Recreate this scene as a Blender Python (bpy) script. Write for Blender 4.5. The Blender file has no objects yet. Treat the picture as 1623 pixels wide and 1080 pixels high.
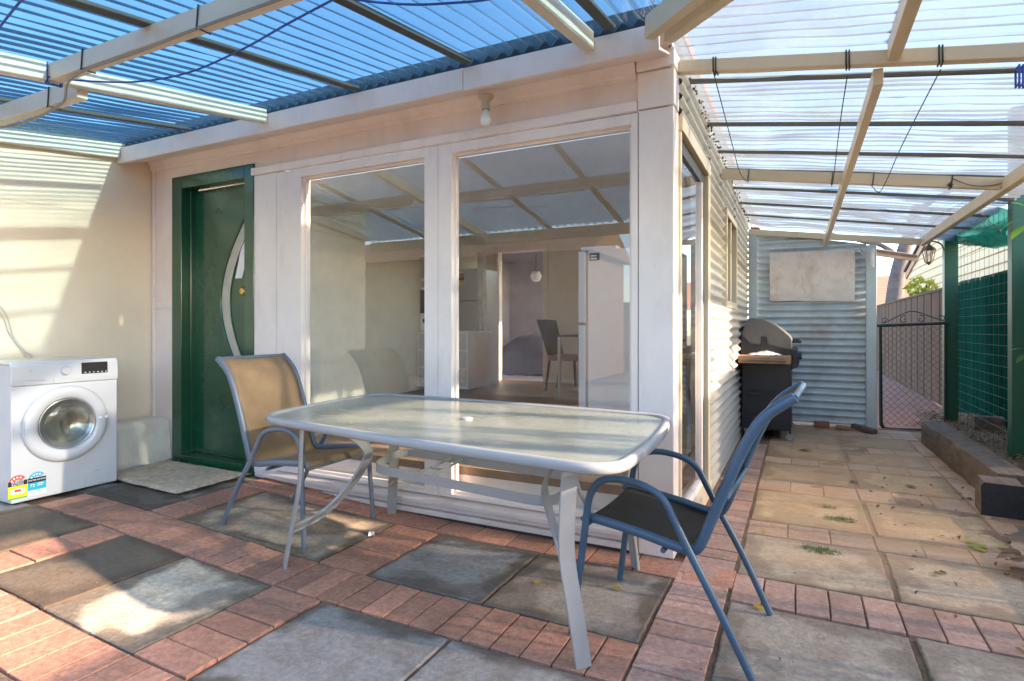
import bpy, bmesh, math, random
from mathutils import Vector, Matrix, noise
random.seed(7)
rad = math.radians
S = bpy.context.scene
C = S.collection
V = Vector

# ------------------------------------------------------------------ helpers
def sm(t):
    t = max(0., min(1., t)); return t*t*(3-2*t)
def zg(x):                       # the paving rises a little towards the green door
    w = .22; sp = lambda t: w*math.log1p(math.exp(max(-30, min(30, t/w))))
    return .058*(sp(-2.05-x)-sp(-3.6-x))

def tag(o, label=None, cat=None, group=None, kind=None):
    if label: o['label'] = label
    if cat: o['category'] = cat
    if group: o['group'] = group
    if kind: o['kind'] = kind
    return o
def thing(name, label, cat, loc=(0, 0, 0), rz=0, group=None):
    o = bpy.data.objects.new(name, None); C.objects.link(o)
    o.empty_display_size = .1
    o.location = loc; o.rotation_euler = (0, 0, rz)
    return tag(o, label, cat, group)
def copy_tree(o, parent=None):
    c = o.copy(); C.objects.link(c); c.parent = parent
    for ch in [x for x in bpy.data.objects if x.parent == o]:
        copy_tree(ch, c)
    return c
def org(p):
    v = V((0, 0, 0))
    while p is not None:
        v += p.location; p = p.parent
    return v

class MB:
    """collects shapes, in world metres, and links them as one mesh object"""
    def __init__(s): s.b = bmesh.new(); s.col = None
    def face(s, vs): 
        try: return s.b.faces.new(vs)
        except ValueError: return None
    def poly(s, pts): return s.face([s.b.verts.new(p) for p in pts])
    def box(s, x0, x1, y0, y1, z0, z1):
        p = [(x0,y0,z0),(x1,y0,z0),(x1,y1,z0),(x0,y1,z0),(x0,y0,z1),(x1,y0,z1),(x1,y1,z1),(x0,y1,z1)]
        v = [s.b.verts.new(q) for q in p]
        return [s.face([v[i] for i in f]) for f in ((3,2,1,0),(4,5,6,7),(0,1,5,4),(1,2,6,5),(2,3,7,6),(3,0,4,7))]
    def beam(s, a, b, w, h, up=(0,0,1)):     # w across, h along up; a-b is the centre line
        a, b, up = V(a), V(b), V(up); d = (b-a).normalized()
        sd = d.cross(up).normalized(); u = sd.cross(d).normalized()
        v = []
        for c in (a, b):
            for i, j in ((-1,-1),(1,-1),(1,1),(-1,1)):
                v.append(s.b.verts.new(c+sd*i*w/2+u*j*h/2))
        for f in ((0,1,2,3),(7,6,5,4),(0,4,5,1),(1,5,6,2),(2,6,7,3),(3,7,4,0)): s.face([v[i] for i in f])
    def sweep(s, pts, prof, closed=False, up=(0,0,1), scale=None):
        """sweep a 2-D profile [(side, up)] along a 3-D line"""
        pts = [V(p) for p in pts]; n = len(pts); rings = []
        up = V(up); prev = None
        for i, p in enumerate(pts):
            if closed: t = pts[(i+1) % n]-pts[i-1]
            else: t = pts[min(i+1, n-1)]-pts[max(i-1, 0)]
            t.normalize()
            if prev is None:
                sd = t.cross(up)
                if sd.length < 1e-3: sd = t.cross(V((1, 0, 0)))
            else:
                sd = prev-t*prev.dot(t)
                if sd.length < 1e-4: sd = t.cross(up)
            sd.normalize(); prev = sd; u = sd.cross(t).normalized()
            k = scale[i] if scale else 1
            rings.append([s.b.verts.new(p+sd*a*k+u*b*k) for a, b in prof])
        m = len(prof)
        for i in range(n if closed else n-1):
            r, q = rings[i], rings[(i+1) % n]
            for j in range(m): s.face([r[j], r[(j+1) % m], q[(j+1) % m], q[j]])
        if not closed:
            s.face(rings[0][::-1]); s.face(rings[-1])
    def tube(s, pts, r, seg=10, closed=False, scale=None, flat=1., up=(0,0,1)):
        s.sweep(pts, [(r*math.cos(2*math.pi*k/seg), r*flat*math.sin(2*math.pi*k/seg)) for k in range(seg)], closed, up, scale)
    def cyl(s, a, b, r, seg=20, r2=None):
        s.tube([a, b], r, seg, scale=[1, (r2/r if r2 else 1)])
    def lathe(s, prof, o=(0,0,0), axis='z', seg=40):
        o = V(o); rings = []
        for r, h in prof:
            ring = []
            for k in range(seg):
                c, n_ = math.cos(2*math.pi*k/seg)*r, math.sin(2*math.pi*k/seg)*r
                p = {'z': V((c, n_, h)), 'x': V((h, c, n_)), 'y': V((n_, h, c))}[axis]
                ring.append(s.b.verts.new(o+p))
            rings.append(ring)
        for r, q in zip(rings, rings[1:]):
            for j in range(seg): s.face([r[j], r[(j+1) % seg], q[(j+1) % seg], q[j]])
        if prof[0][0] > 1e-5: s.face(rings[0][::-1])
        if prof[-1][0] > 1e-5: s.face(rings[-1])
    def prism(s, pts, d):                    # extrude a flat polygon along vector d
        d = V(d); a = [s.b.verts.new(p) for p in pts]; b = [s.b.verts.new(V(p)+d) for p in pts]
        s.face(a[::-1]); s.face(b); n = len(pts)
        for i in range(n): s.face([a[i], a[(i+1) % n], b[(i+1) % n], b[i]])
    def grid(s, fn, nu, nv):
        g = [[s.b.verts.new(fn(i/nu, j/nv)) for j in range(nv+1)] for i in range(nu+1)]
        for i in range(nu):
            for j in range(nv): s.face([g[i][j], g[i+1][j], g[i+1][j+1], g[i][j+1]])
        return g
    def build(s, name, m, parent=None, bevel=0, smooth=None, segs=2, solid=0, recalc=True):
        if recalc: bmesh.ops.recalc_face_normals(s.b, faces=s.b.faces)
        o0 = org(parent)
        if o0.length > 0: bmesh.ops.translate(s.b, verts=s.b.verts, vec=-o0)
        me = bpy.data.meshes.new(name); s.b.to_mesh(me); s.b.free()
        if m: me.materials.append(m)
        o = bpy.data.objects.new(name, me); C.objects.link(o)
        if parent is not None: o.parent = parent
        if smooth is not None:
            for p in me.polygons: p.use_smooth = True
            if smooth < 180:
                me.set_sharp_from_angle(angle=rad(smooth))
        if solid:
            md = o.modifiers.new('thick', 'SOLIDIFY'); md.thickness = solid; md.offset = 0
        if bevel:
            md = o.modifiers.new('bevel', 'BEVEL'); md.width = bevel; md.segments = segs
            md.limit_method = 'ANGLE'; md.angle_limit = rad(50); md.harden_normals = False
        return o

def curve(pts, n=6):                         # Catmull-Rom
    pts = [V(p) for p in pts]; out = []
    for i in range(len(pts)-1):
        p0 = pts[max(i-1, 0)]; p1 = pts[i]; p2 = pts[i+1]; p3 = pts[min(i+2, len(pts)-1)]
        for k in range(n):
            t = k/n
            out.append(.5*((2*p1)+(p2-p0)*t+(2*p0-5*p1+4*p2-p3)*t*t+(3*p1-p0-3*p2+p3)*t**3))
    out.append(pts[-1]); return out

def text_obj(txt, size, loc, rot, m, parent, name='lettering', align='CENTER', depth=.0006, sx=1):
    cu = bpy.data.curves.new('t', 'FONT'); cu.body = txt; cu.size = size; cu.align_x = align; cu.align_y = 'CENTER'
    cu.extrude = depth; cu.resolution_u = 2
    to = bpy.data.objects.new('t', cu); C.objects.link(to)
    bpy.context.view_layer.update()
    me = bpy.data.meshes.new_from_object(to.evaluated_get(bpy.context.evaluated_depsgraph_get()))
    bpy.data.objects.remove(to); bpy.data.curves.remove(cu)
    M = Matrix.Translation(V(loc)-org(parent)) @ rot.to_4x4() @ Matrix.Diagonal((sx, 1, 1, 1))
    me.transform(M); me.materials.clear(); me.materials.append(m)
    o = bpy.data.objects.new(name, me); C.objects.link(o); o.parent = parent
    return o

# ------------------------------------------------------------------ materials
def nodes(name):
    m = bpy.data.materials.new(name); m.use_nodes = True
    nt = m.node_tree; nt.nodes.clear()
    return m, nt
def N(nt, t, **kw):
    n = nt.nodes.new(t)
    for k, v in kw.items():
        if k in n.inputs.keys() if isinstance(k, str) else False: n.inputs[k].default_value = v
        else: setattr(n, k, v)
    return n
def ramp(nt, a, b, c0=(0,0,0,1), c1=(1,1,1,1)):
    r = nt.nodes.new('ShaderNodeValToRGB'); e = r.color_ramp.elements
    e[0].position = a; e[0].color = c0; e[1].position = b; e[1].color = c1
    return r
def c4(c): return (c[0], c[1], c[2], 1)
def noise_n(nt, scale, detail=6, rough=.6, vec=None, stretch=None):
    g = nt.nodes.new('ShaderNodeNewGeometry'); src = g.outputs['Position']
    if stretch:
        mp = nt.nodes.new('ShaderNodeMapping'); mp.inputs['Scale'].default_value = stretch
        nt.links.new(src, mp.inputs[0]); src = mp.outputs[0]
    n = nt.nodes.new('ShaderNodeTexNoise'); n.inputs['Scale'].default_value = scale
    n.inputs['Detail'].default_value = detail; n.inputs['Roughness'].default_value = rough
    nt.links.new(src, n.inputs['Vector']); return n
def mixc(nt, fac, a, b, mode='MIX'):
    x = nt.nodes.new('ShaderNodeMix'); x.data_type = 'RGBA'; x.blend_type = mode
    for s_, v in ((0, fac), (6, a), (7, b)):
        if hasattr(v, 'links') or hasattr(v, 'is_linked'): nt.links.new(v, x.inputs[s_])
        else: x.inputs[s_].default_value = v if s_ == 0 else (c4(v) if len(v) == 3 else v)
    return x.outputs[2]

def pmat(name, col, rough=.5, metal=0, var=.12, scale=3, bump=.05, bscale=80, dirt=None, dirt_amt=.5, dscale=2.5,
         dstretch=None, coat=0, spec=.5, dust=0, attr=False, island=0, chips=None, chip_amt=.68):
    m, nt = nodes(name); L = nt.links.new
    out = nt.nodes.new('ShaderNodeOutputMaterial'); p = nt.nodes.new('ShaderNodeBsdfPrincipled')
    L(p.outputs[0], out.inputs[0])
    p.inputs['Roughness'].default_value = rough; p.inputs['Metallic'].default_value = metal
    p.inputs['Coat Weight'].default_value = coat; p.inputs['Coat Roughness'].default_value = .15
    p.inputs['Specular IOR Level'].default_value = spec
    if attr:
        a = nt.nodes.new('ShaderNodeVertexColor'); a.layer_name = 'tone'; base = a.outputs[0]
    else:
        rgb = nt.nodes.new('ShaderNodeRGB'); rgb.outputs[0].default_value = c4(col); base = rgb.outputs[0]
    n1 = noise_n(nt, scale, 8, .65)
    r1 = ramp(nt, .3, .7, c4([1-var]*3), c4([1+var]*3)); L(n1.outputs[0], r1.inputs[0])
    base = mixc(nt, 1., base, r1.outputs[0], 'MULTIPLY')
    if island:
        g = nt.nodes.new('ShaderNodeNewGeometry')
        r = ramp(nt, 0, 1, c4((1-island, 1-island*.8, 1-island*.7)), c4((1+island, 1+island*.8, 1+island*.7)))
        L(g.outputs['Random Per Island'], r.inputs[0]); base = mixc(nt, 1., base, r.outputs[0], 'MULTIPLY')
    if dirt:
        n2 = noise_n(nt, dscale, 10, .7, stretch=dstretch)
        r2 = ramp(nt, .48, .72); L(n2.outputs[0], r2.inputs[0])
        mt = nt.nodes.new('ShaderNodeMath'); mt.operation = 'MULTIPLY'; mt.inputs[1].default_value = dirt_amt
        L(r2.outputs[0], mt.inputs[0]); base = mixc(nt, mt.outputs[0], base, dirt)
    if chips:
        n3 = noise_n(nt, 45, 10, .75); r3 = ramp(nt, chip_amt, chip_amt+.02); L(n3.outputs[0], r3.inputs[0])
        base = mixc(nt, r3.outputs[0], base, chips)
    if dust:     # sandy film lying over the side path, thin and patchy on the patio
        g = nt.nodes.new('ShaderNodeNewGeometry'); sx = nt.nodes.new('ShaderNodeSeparateXYZ'); L(g.outputs['Position'], sx.inputs[0])
        def mr(o, a, b):
            q = nt.nodes.new('ShaderNodeMapRange'); q.inputs[1].default_value = a; q.inputs[2].default_value = b; L(o, q.inputs[0]); return q.outputs[0]
        def mm(op, a, b):
            q = nt.nodes.new('ShaderNodeMath'); q.operation = op
            for i, v in enumerate((a, b)):
                if hasattr(v, 'is_linked'): L(v, q.inputs[i])
                else: q.inputs[i].default_value = v
            return q.outputs[0]
        nd = noise_n(nt, 1.5, 10, .68); nr = ramp(nt, .36, .62); L(nd.outputs[0], nr.inputs[0])
        mask = mm('MULTIPLY', mr(sx.outputs[0], -.42, -.05), mr(sx.outputs[1], 2.5, 3.6))
        mask = mm('MULTIPLY', mm('ADD', mm('MULTIPLY', mask, .9), .10), mm('ADD', mm('MULTIPLY', nr.outputs[0], .75), .25))
        n5 = noise_n(nt, 3, 6, .6); r5 = ramp(nt, .35, .65, (.50, .36, .22, 1), (.44, .27, .145, 1)); L(n5.outputs[0], r5.inputs[0])
        base = mixc(nt, mm('MULTIPLY', mask, dust), base, r5.outputs[0])
    L(base, p.inputs['Base Color'])
    if bump:
        nb = noise_n(nt, bscale, 6, .6); bp = nt.nodes.new('ShaderNodeBump')
        bp.inputs['Strength'].default_value = bump*4; bp.inputs['Distance'].default_value = .004
        L(nb.outputs[0], bp.inputs['Height']); L(bp.outputs[0], p.inputs['Normal'])
        rr = nt.nodes.new('ShaderNodeMapRange'); rr.inputs[3].default_value = max(0, rough-.1); rr.inputs[4].default_value = min(1, rough+.1)
        L(n1.outputs[0], rr.inputs[0]); L(rr.outputs[0], p.inputs['Roughness'])
    return m

def schlick(nt, r0, normal=None):
    L = nt.links.new; g = nt.nodes.new('ShaderNodeNewGeometry')
    d = nt.nodes.new('ShaderNodeVectorMath'); d.operation = 'DOT_PRODUCT'
    L(normal if normal else g.outputs['Normal'], d.inputs[0]); L(g.outputs['Incoming'], d.inputs[1])
    def mth(op, a, b=None):
        n = nt.nodes.new('ShaderNodeMath'); n.operation = op
        for i, v in enumerate((a, b)):
            if v is None: continue
            if hasattr(v, 'is_linked'): L(v, n.inputs[i])
            else: n.inputs[i].default_value = v
        return n.outputs[0]
    ab = mth('ABSOLUTE', d.outputs['Value']); p = mth('POWER', mth('SUBTRACT', 1., ab), 5.)
    return mth('ADD', mth('MULTIPLY', p, 1-r0), r0)

def glass_mat(name, tint=(.975, .99, .98), ior=1.55, smudge=.06):
    m, nt = nodes(name); L = nt.links.new
    out = nt.nodes.new('ShaderNodeOutputMaterial')
    tr = nt.nodes.new('ShaderNodeBsdfTransparent'); tr.inputs[0].default_value = c4(tint)
    gl = nt.nodes.new('ShaderNodeBsdfGlossy'); gl.inputs['Roughness'].default_value = .0
    df = nt.nodes.new('ShaderNodeBsdfDiffuse'); df.inputs[0].default_value = (.7, .72, .7, 1)
    fr = schlick(nt, ((ior-1)/(ior+1))**2)
    a = nt.nodes.new('ShaderNodeMixShader'); b = nt.nodes.new('ShaderNodeMixShader')
    n = noise_n(nt, 5, 8, .7); r = ramp(nt, .45, .8, (0,0,0,1), c4([smudge]*3)); L(n.outputs[0], r.inputs[0])
    L(r.outputs[0], a.inputs[0]); L(tr.outputs[0], a.inputs[1]); L(df.outputs[0], a.inputs[2])
    L(fr, b.inputs[0]); L(a.outputs[0], b.inputs[1]); L(gl.outputs[0], b.inputs[2])
    L(b.outputs[0], out.inputs[0]); return m

def poly_mat(name, tint, trans, diff=(.8, .85, .9), haze=.5, grime=(.30, .28, .24), axis=0, off=0., pitch=.082):
    """corrugated plastic roofing: clear, partly milky, glossy"""
    m, nt = nodes(name); L = nt.links.new
    out = nt.nodes.new('ShaderNodeOutputMaterial')
    tr = nt.nodes.new('ShaderNodeBsdfTransparent'); tr.inputs[0].default_value = c4(tint)
    tl = nt.nodes.new('ShaderNodeBsdfTranslucent'); df = nt.nodes.new('ShaderNodeBsdfDiffuse')
    gl = nt.nodes.new('ShaderNodeBsdfGlossy'); gl.inputs['Roughness'].default_value = .12
    n = noise_n(nt, 1.7, 9, .7); r = ramp(nt, .5, .85, c4(diff), c4(grime)); L(n.outputs[0], r.inputs[0])
    L(r.outputs[0], tl.inputs[0]); L(r.outputs[0], df.inputs[0])
    a = nt.nodes.new('ShaderNodeMixShader'); a.inputs[0].default_value = haze
    L(tl.outputs[0], a.inputs[1]); L(df.outputs[0], a.inputs[2])
    b = nt.nodes.new('ShaderNodeMixShader')
    # see-through tint is darker along the valleys of the corrugation
    g_ = nt.nodes.new('ShaderNodeNewGeometry'); sx = nt.nodes.new('ShaderNodeSeparateXYZ'); L(g_.outputs['Position'], sx.inputs[0])
    def mm(op, a_, b_=0.):
        q = nt.nodes.new('ShaderNodeMath'); q.operation = op
        for i, v in enumerate((a_, b_)):
            if hasattr(v, 'is_linked'): L(v, q.inputs[i])
            else: q.inputs[i].default_value = v
        return q.outputs[0]
    wv = mm('SINE', mm('MULTIPLY', mm('SUBTRACT', sx.outputs[axis], off), 2*math.pi/pitch))
    vr = nt.nodes.new('ShaderNodeMapRange'); vr.inputs[1].default_value = -.78; vr.inputs[2].default_value = -1.0; L(wv, vr.inputs[0])
    n6 = noise_n(nt, 3, 6, .6); val = mm('MULTIPLY', vr.outputs[0], mm('ADD', mm('MULTIPLY', n6.outputs[0], .9), .1))
    tc = mixc(nt, val, tint, [t*.38 for t in tint]); L(tc, tr.inputs[0])
    n2 = noise_n(nt, 2.3, 9, .65); r2 = ramp(nt, .35, .75, c4([trans+.08]*3), c4([trans-.12]*3)); L(n2.outputs[0], r2.inputs[0])
    L(r2.outputs[0], b.inputs[0]); L(a.outputs[0], b.inputs[1]); L(tr.outputs[0], b.inputs[2])
    fr = schlick(nt, .04)
    c = nt.nodes.new('ShaderNodeMixShader'); L(fr, c.inputs[0]); L(b.outputs[0], c.inputs[1]); L(gl.outputs[0], c.inputs[2])
    L(c.outputs[0], out.inputs[0]); return m

def mesh_cloth(name, col, alpha=.7, trans=.4):
    m, nt = nodes(name); L = nt.links.new
    out = nt.nodes.new('ShaderNodeOutputMaterial')
    tr = nt.nodes.new('ShaderNodeBsdfTransparent')
    df = nt.nodes.new('ShaderNodeBsdfDiffuse'); tl = nt.nodes.new('ShaderNodeBsdfTranslucent')
    n = noise_n(nt, 9, 6); r = ramp(nt, .3, .7, c4([v*.8 for v in col]), c4([v*1.2 for v in col])); L(n.outputs[0], r.inputs[0])
    L(r.outputs[0], df.inputs[0]); L(r.outputs[0], tl.inputs[0])
    a = nt.nodes.new('ShaderNodeMixShader'); a.inputs[0].default_value = trans; L(df.outputs[0], a.inputs[1]); L(tl.outputs[0], a.inputs[2])
    b = nt.nodes.new('ShaderNodeMixShader'); b.inputs[0].default_value = alpha; L(tr.outputs[0], b.inputs[1]); L(a.outputs[0], b.inputs[2])
    L(b.outputs[0], out.inputs[0]); return m

def leaf_mat(name, c0, c1):
    m, nt = nodes(name); L = nt.links.new
    out = nt.nodes.new('ShaderNodeOutputMaterial')
    g = nt.nodes.new('ShaderNodeNewGeometry'); r = ramp(nt, 0, 1, c4(c0), c4(c1)); L(g.outputs['Random Per Island'], r.inputs[0])
    p = nt.nodes.new('ShaderNodeBsdfPrincipled'); p.inputs['Roughness'].default_value = .45; L(r.outputs[0], p.inputs['Base Color'])
    tl = nt.nodes.new('ShaderNodeBsdfTranslucent'); L(r.outputs[0], tl.inputs[0])
    a = nt.nodes.new('ShaderNodeMixShader'); a.inputs[0].default_value = .35; L(p.outputs[0], a.inputs[1]); L(tl.outputs[0], a.inputs[2])
    L(a.outputs[0], out.inputs[0]); return m

M = {}
M['pink'] = pmat('painted timber pink cream', (.80, .69, .64), .42, var=.06, scale=2, bump=.05, bscale=60, dirt=(.46, .36, .3), dirt_amt=.36, dscale=3, dstretch=(1, 1, .4), chips=(.3, .24, .2), chip_amt=.735)
M['white'] = pmat('window frame off white paint', (.85, .765, .715), .38, var=.06, scale=2, bump=.05, dirt=(.5, .42, .36), dirt_amt=.34, dscale=4, dstretch=(1, 1, .35), chips=(.32, .26, .22), chip_amt=.74)
M['sill'] = pmat('weathered sill paint', (.70, .62, .585), .5, var=.1, scale=4, bump=.12, dirt=(.36, .29, .24), dirt_amt=.5, dscale=4, dstretch=(.5, 1, 4), chips=(.25, .2, .17), chip_amt=.63)
M['cream'] = pmat('cream steel beam', (.64, .545, .38), .38, var=.06, scale=3, bump=.02, dirt=(.36, .25, .13), dirt_amt=.32, dscale=3)
M['beamwhite'] = pmat('pale beam paint', (.72, .66, .54), .4, var=.06, scale=3, bump=.02, dirt=(.42, .34, .25), dirt_amt=.3, dscale=3)
M['render'] = pmat('cream rendered sheet', (.80, .67, .52), .38, var=.05, scale=1.2, bump=.03, bscale=25, dirt=(.5, .4, .3), dirt_amt=.25, dscale=1.6)
M['batten'] = pmat('dark batten', (.06, .06, .055), .6, var=.2)
M['green'] = pmat('bottle green gloss', (.008, .070, .034), .16, var=.12, scale=4, bump=.02, bscale=20, coat=.5, chips=(.25, .3, .25), chip_amt=.79)
M['postgreen'] = pmat('post green', (.012, .085, .045), .4, var=.15, scale=5, bump=.08, bscale=30, dirt=(.02, .06, .04), dirt_amt=.4)
M['brass'] = pmat('brass', (.55, .36, .1), .25, 1, bump=0)
M['galv'] = None
M['poly_blue'] = poly_mat('roof sheet over patio', (.175, .30, .37), .78, (.17, .30, .38), .2, (.16, .17, .17), 0, -4.80)
M['poly_clear'] = poly_mat('roof sheet over path', (.32, .39, .435), .50, (.26, .30, .33), .25, (.2, .18, .14), 1, .3)
M['glass'] = glass_mat('window glass', ior=2.0, smudge=.10)
M['dglass'] = glass_mat('door glass', ior=1.6, smudge=.4)
M['slab'] = pmat('concrete slab', (1, 1, 1), .85, var=.3, scale=38, bump=.3, bscale=70, attr=True, dust=.85, dirt=(.12, .085, .055), dirt_amt=.55, dscale=6, chips=(.09, .075, .06), chip_amt=.68)
M['brick'] = pmat('clay paver', (.36, .155, .105), .8, var=.36, scale=42, bump=.25, bscale=110, island=.2, attr=True, dust=.95, dirt=(.17, .085, .055), dirt_amt=.65, dscale=5)
M['soil'] = pmat('sandy joints', (.16, .095, .06), .95, dust=.8, var=.35, scale=20, bump=.3, bscale=60)
M['earth'] = pmat('far ground', (.2, .16, .11), .95, var=.3, scale=1, bump=.2)
M['wmw'] = pmat('white enamel', (.55, .555, .57), .25, var=.02, bump=0, coat=.4)
M['wmgrey'] = pmat('washer side', (.55, .57, .62), .35, var=.04, bump=0)
M['black'] = pmat('black plastic', (.012, .012, .014), .3, var=.1, bump=0)
M['chrome'] = pmat('grey plastic chrome', (.55, .56, .55), .22, .8, var=.05, bump=0)
M['tubelight'] = pmat('powder coat blue grey', (.135, .165, .21), .38, .1, var=.1, scale=9, bump=.03, dirt=(.22, .22, .22), dirt_amt=.3, dscale=7)
M['tubeblue'] = pmat('powder coat blue', (.055, .105, .165), .38, .1, var=.1, scale=9, bump=.03, dirt=(.1, .14, .18), dirt_amt=.35, dscale=7)
M['alu'] = pmat('white grey table frame', (.33, .34, .345), .38, .1, var=.06, scale=6, bump=.02, dirt=(.36, .36, .37), dirt_amt=.3, dscale=6, chips=(.14, .14, .15), chip_amt=.74)
M['bbqblack'] = pmat('barbecue navy black', (.008, .010, .018), .42, var=.2, bump=.03, dirt=(.03, .03, .036), dirt_amt=.25, dscale=6)
M['bbqlid'] = pmat('barbecue lid steel', (.13, .13, .125), .5, .3, var=.15, scale=6, bump=.02, dirt=(.2, .17, .13), dirt_amt=.5, dscale=6)
M['wood'] = pmat('timber shelf', (.34, .2, .11), .55, var=.2, scale=8, bump=.1)
M['sleeper'] = pmat('old sleeper', (.13, .10, .078), .9, var=.4, scale=12, bump=.5, bscale=30, dirt=(.28, .19, .11), dirt_amt=.6, dscale=6, dstretch=(6, .6, 6))
M['sleeperend'] = pmat('tarry sleeper end', (.018, .018, .02), .7, var=.4, scale=30, bump=.4, bscale=60, chips=(.2, .18, .16), chip_amt=.68)
M['fence'] = pmat('brown steel fence', (.12, .062, .036), .8, spec=.2, var=.06, scale=2, bump=.01, dirt=(.24, .18, .14), dirt_amt=.3, dscale=2)
M['wire'] = pmat('dark wire', (.02, .035, .028), .5, bump=0)
M['iron'] = pmat('dark green iron', (.018, .03, .024), .45, bump=.05)
M['steelwire'] = pmat('green coated wire', (.035, .06, .05), .5, 0, bump=0)
M['rope'] = pmat('blue rope', (.02, .09, .42), .6, bump=.1, bscale=300)
M['cable'] = pmat('grey cable', (.3, .27, .24), .5, bump=0)
M['cord'] = pmat('white cord', (.6, .56, .5), .5, bump=0)
M['board'] = pmat('weathered board', (.78, .71, .65), .7, var=.12, scale=3, bump=.12, bscale=18, dirt=(.36, .26, .19), dirt_amt=.5, dscale=5, chips=(.12, .1, .08), chip_amt=.70)
M['ibox'] = pmat('painted box', (.70, .655, .57), .6, var=.08, scale=6, bump=.1, dirt=(.45, .33, .2), dirt_amt=.5, dscale=5)
M['wallin'] = pmat('interior wall', (.88, .84, .78), .8, var=.04, bump=.02)
M['wallgreen'] = pmat('interior wall left', (.84, .84, .72), .8, var=.05, bump=.02)
M['floorwood'] = pmat('interior boards', (.27, .18, .11), .5, var=.3, scale=4, bump=.05, dirt=(.22, .13, .08), dirt_amt=.5, dscale=5, dstretch=(.6, 9, 1))
M['dark'] = pmat('dark interior', (.035, .03, .035), .8, bump=0)
M['mauve'] = pmat('far room wall', (.36, .335, .37), .8, bump=0)
M['bulb'] = pmat('frosted bulb', (.85, .84, .8), .2, bump=0, coat=.5)
M['terracotta'] = pmat('terracotta tile roof', (.42, .17, .09), .8, var=.25, scale=12, bump=.3, bscale=20)
M['weatherb'] = pmat('neighbour boards', (.68, .48, .27), .6, var=.06, bump=.03)
M['bark'] = pmat('gum bark', (.11, .09, .085), .85, var=.4, scale=5, bump=.3, bscale=14)
M['rust'] = pmat('rusty brown roof', (.13, .08, .05), .8, var=.35, scale=9, bump=.2)
M['leaf'] = leaf_mat('leaves', (.035, .09, .015), (.10, .22, .03))
M['leafyellow'] = leaf_mat('yellow green leaves', (.34, .36, .03), (.62, .56, .08))
M['gumleaf'] = leaf_mat('gum leaves', (.035, .06, .025), (.09, .12, .05))
M['dryleaf'] = leaf_mat('dry leaves', (.14, .08, .04), (.36, .24, .13))
M['yleaf'] = leaf_mat('fallen yellow leaf', (.5, .33, .03), (.6, .42, .05))
M['grass'] = leaf_mat('weed', (.07, .14, .03), (.18, .26, .08))
M['shade'] = mesh_cloth('green shade cloth', (.008, .072, .056), .95, .2)
M['shade2'] = mesh_cloth('torn teal shade cloth', (.015, .17, .155), .9, .3)
M['curtain'] = mesh_cloth('sheer white curtain', (.8, .82, .82), .75, .5)
M['foil'] = pmat('crumpled foil', (.7, .7, .74), .25, .6, bump=0)
M['paper'] = pmat('paper', (.75, .72, .66), .7, bump=0)
M['red'] = pmat('label red', (.7, .06, .03), .4, bump=0, var=0)
M['yellow'] = pmat('label yellow', (.85, .68, .02), .4, bump=0, var=0)
M['cyan'] = pmat('label blue', (.02, .38, .62), .4, bump=0, var=0)
M['lgreen'] = pmat('label green', (.03, .4, .08), .4, bump=0, var=0)
M['lpale'] = pmat('label pale', (.62, .72, .68), .4, bump=0, var=0)
M['lblack'] = pmat('label black', (.02, .02, .02), .4, bump=0, var=0)
M['lwhite'] = pmat('label white', (.85, .85, .85), .4, bump=0, var=0)
M['seam'] = pmat('seam grey', (.35, .35, .36), .5, bump=0)
M['mat'] = pmat('coarse door mat', (.66, .51, .36), .95, var=.3, scale=30, bump=.5, bscale=160, dirt=(.24, .16, .1), dirt_amt=.5, dscale=5)

def galv_mat(name, col, rust=.35):
    m = pmat(name, col, .4, .2, var=.1, scale=4, bump=.02, dirt=(.26, .15, .09), dirt_amt=rust, dscale=1.7, dstretch=(1, 1, 1.2))
    return m
M['galvback'] = galv_mat('corrugated iron pale blue', (.58, .66, .69), .6)
M['galvside'] = pmat('painted corrugated iron', (.47, .45, .40), .42, .1, var=.08, scale=4, bump=.02, dirt=(.35, .27, .18), dirt_amt=.3, dscale=2)
M['flash'] = pmat('zinc flashing', (.46, .53, .56), .4, .4, var=.08, bump=.02)

def sling_mat(name, c0, c1, tr):
    m, nt = nodes(name); L = nt.links.new
    out = nt.nodes.new('ShaderNodeOutputMaterial')
    w = nt.nodes.new('ShaderNodeTexWave'); w.inputs['Scale'].default_value = 210; w.bands_direction = 'Z'; w.inputs['Distortion'].default_value = .6
    g = nt.nodes.new('ShaderNodeTexCoord'); L(g.outputs['Object'], w.inputs[0])
    r = ramp(nt, .2, .8, c4(c0), c4(c1)); L(w.outputs[0], r.inputs[0])
    n = noise_n(nt, 7, 8); rn = ramp(nt, .3, .7, (.8, .8, .8, 1), (1.15, 1.15, 1.15, 1)); L(n.outputs[0], rn.inputs[0])
    col = mixc(nt, 1., r.outputs[0], rn.outputs[0], 'MULTIPLY')
    p = nt.nodes.new('ShaderNodeBsdfPrincipled'); p.inputs['Roughness'].default_value = .6; L(col, p.inputs['Base Color'])
    tl = nt.nodes.new('ShaderNodeBsdfTranslucent'); L(col, tl.inputs[0])
    tp = nt.nodes.new('ShaderNodeBsdfTransparent')
    a = nt.nodes.new('ShaderNodeMixShader'); a.inputs[0].default_value = .45; L(p.outputs[0], a.inputs[1]); L(tl.outputs[0], a.inputs[2])
    b = nt.nodes.new('ShaderNodeMixShader'); b.inputs[0].default_value = tr; L(a.outputs[0], b.inputs[1]); L(tp.outputs[0], b.inputs[2])
    L(b.outputs[0], out.inputs[0]); return m
M['slingtan'] = sling_mat('tan sling fabric', (.36, .24, .13), (.50, .35, .2), .1)
M['slingbrown'] = sling_mat('brown sling fabric', (.07, .055, .042), (.10, .08, .062), .04)

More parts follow.
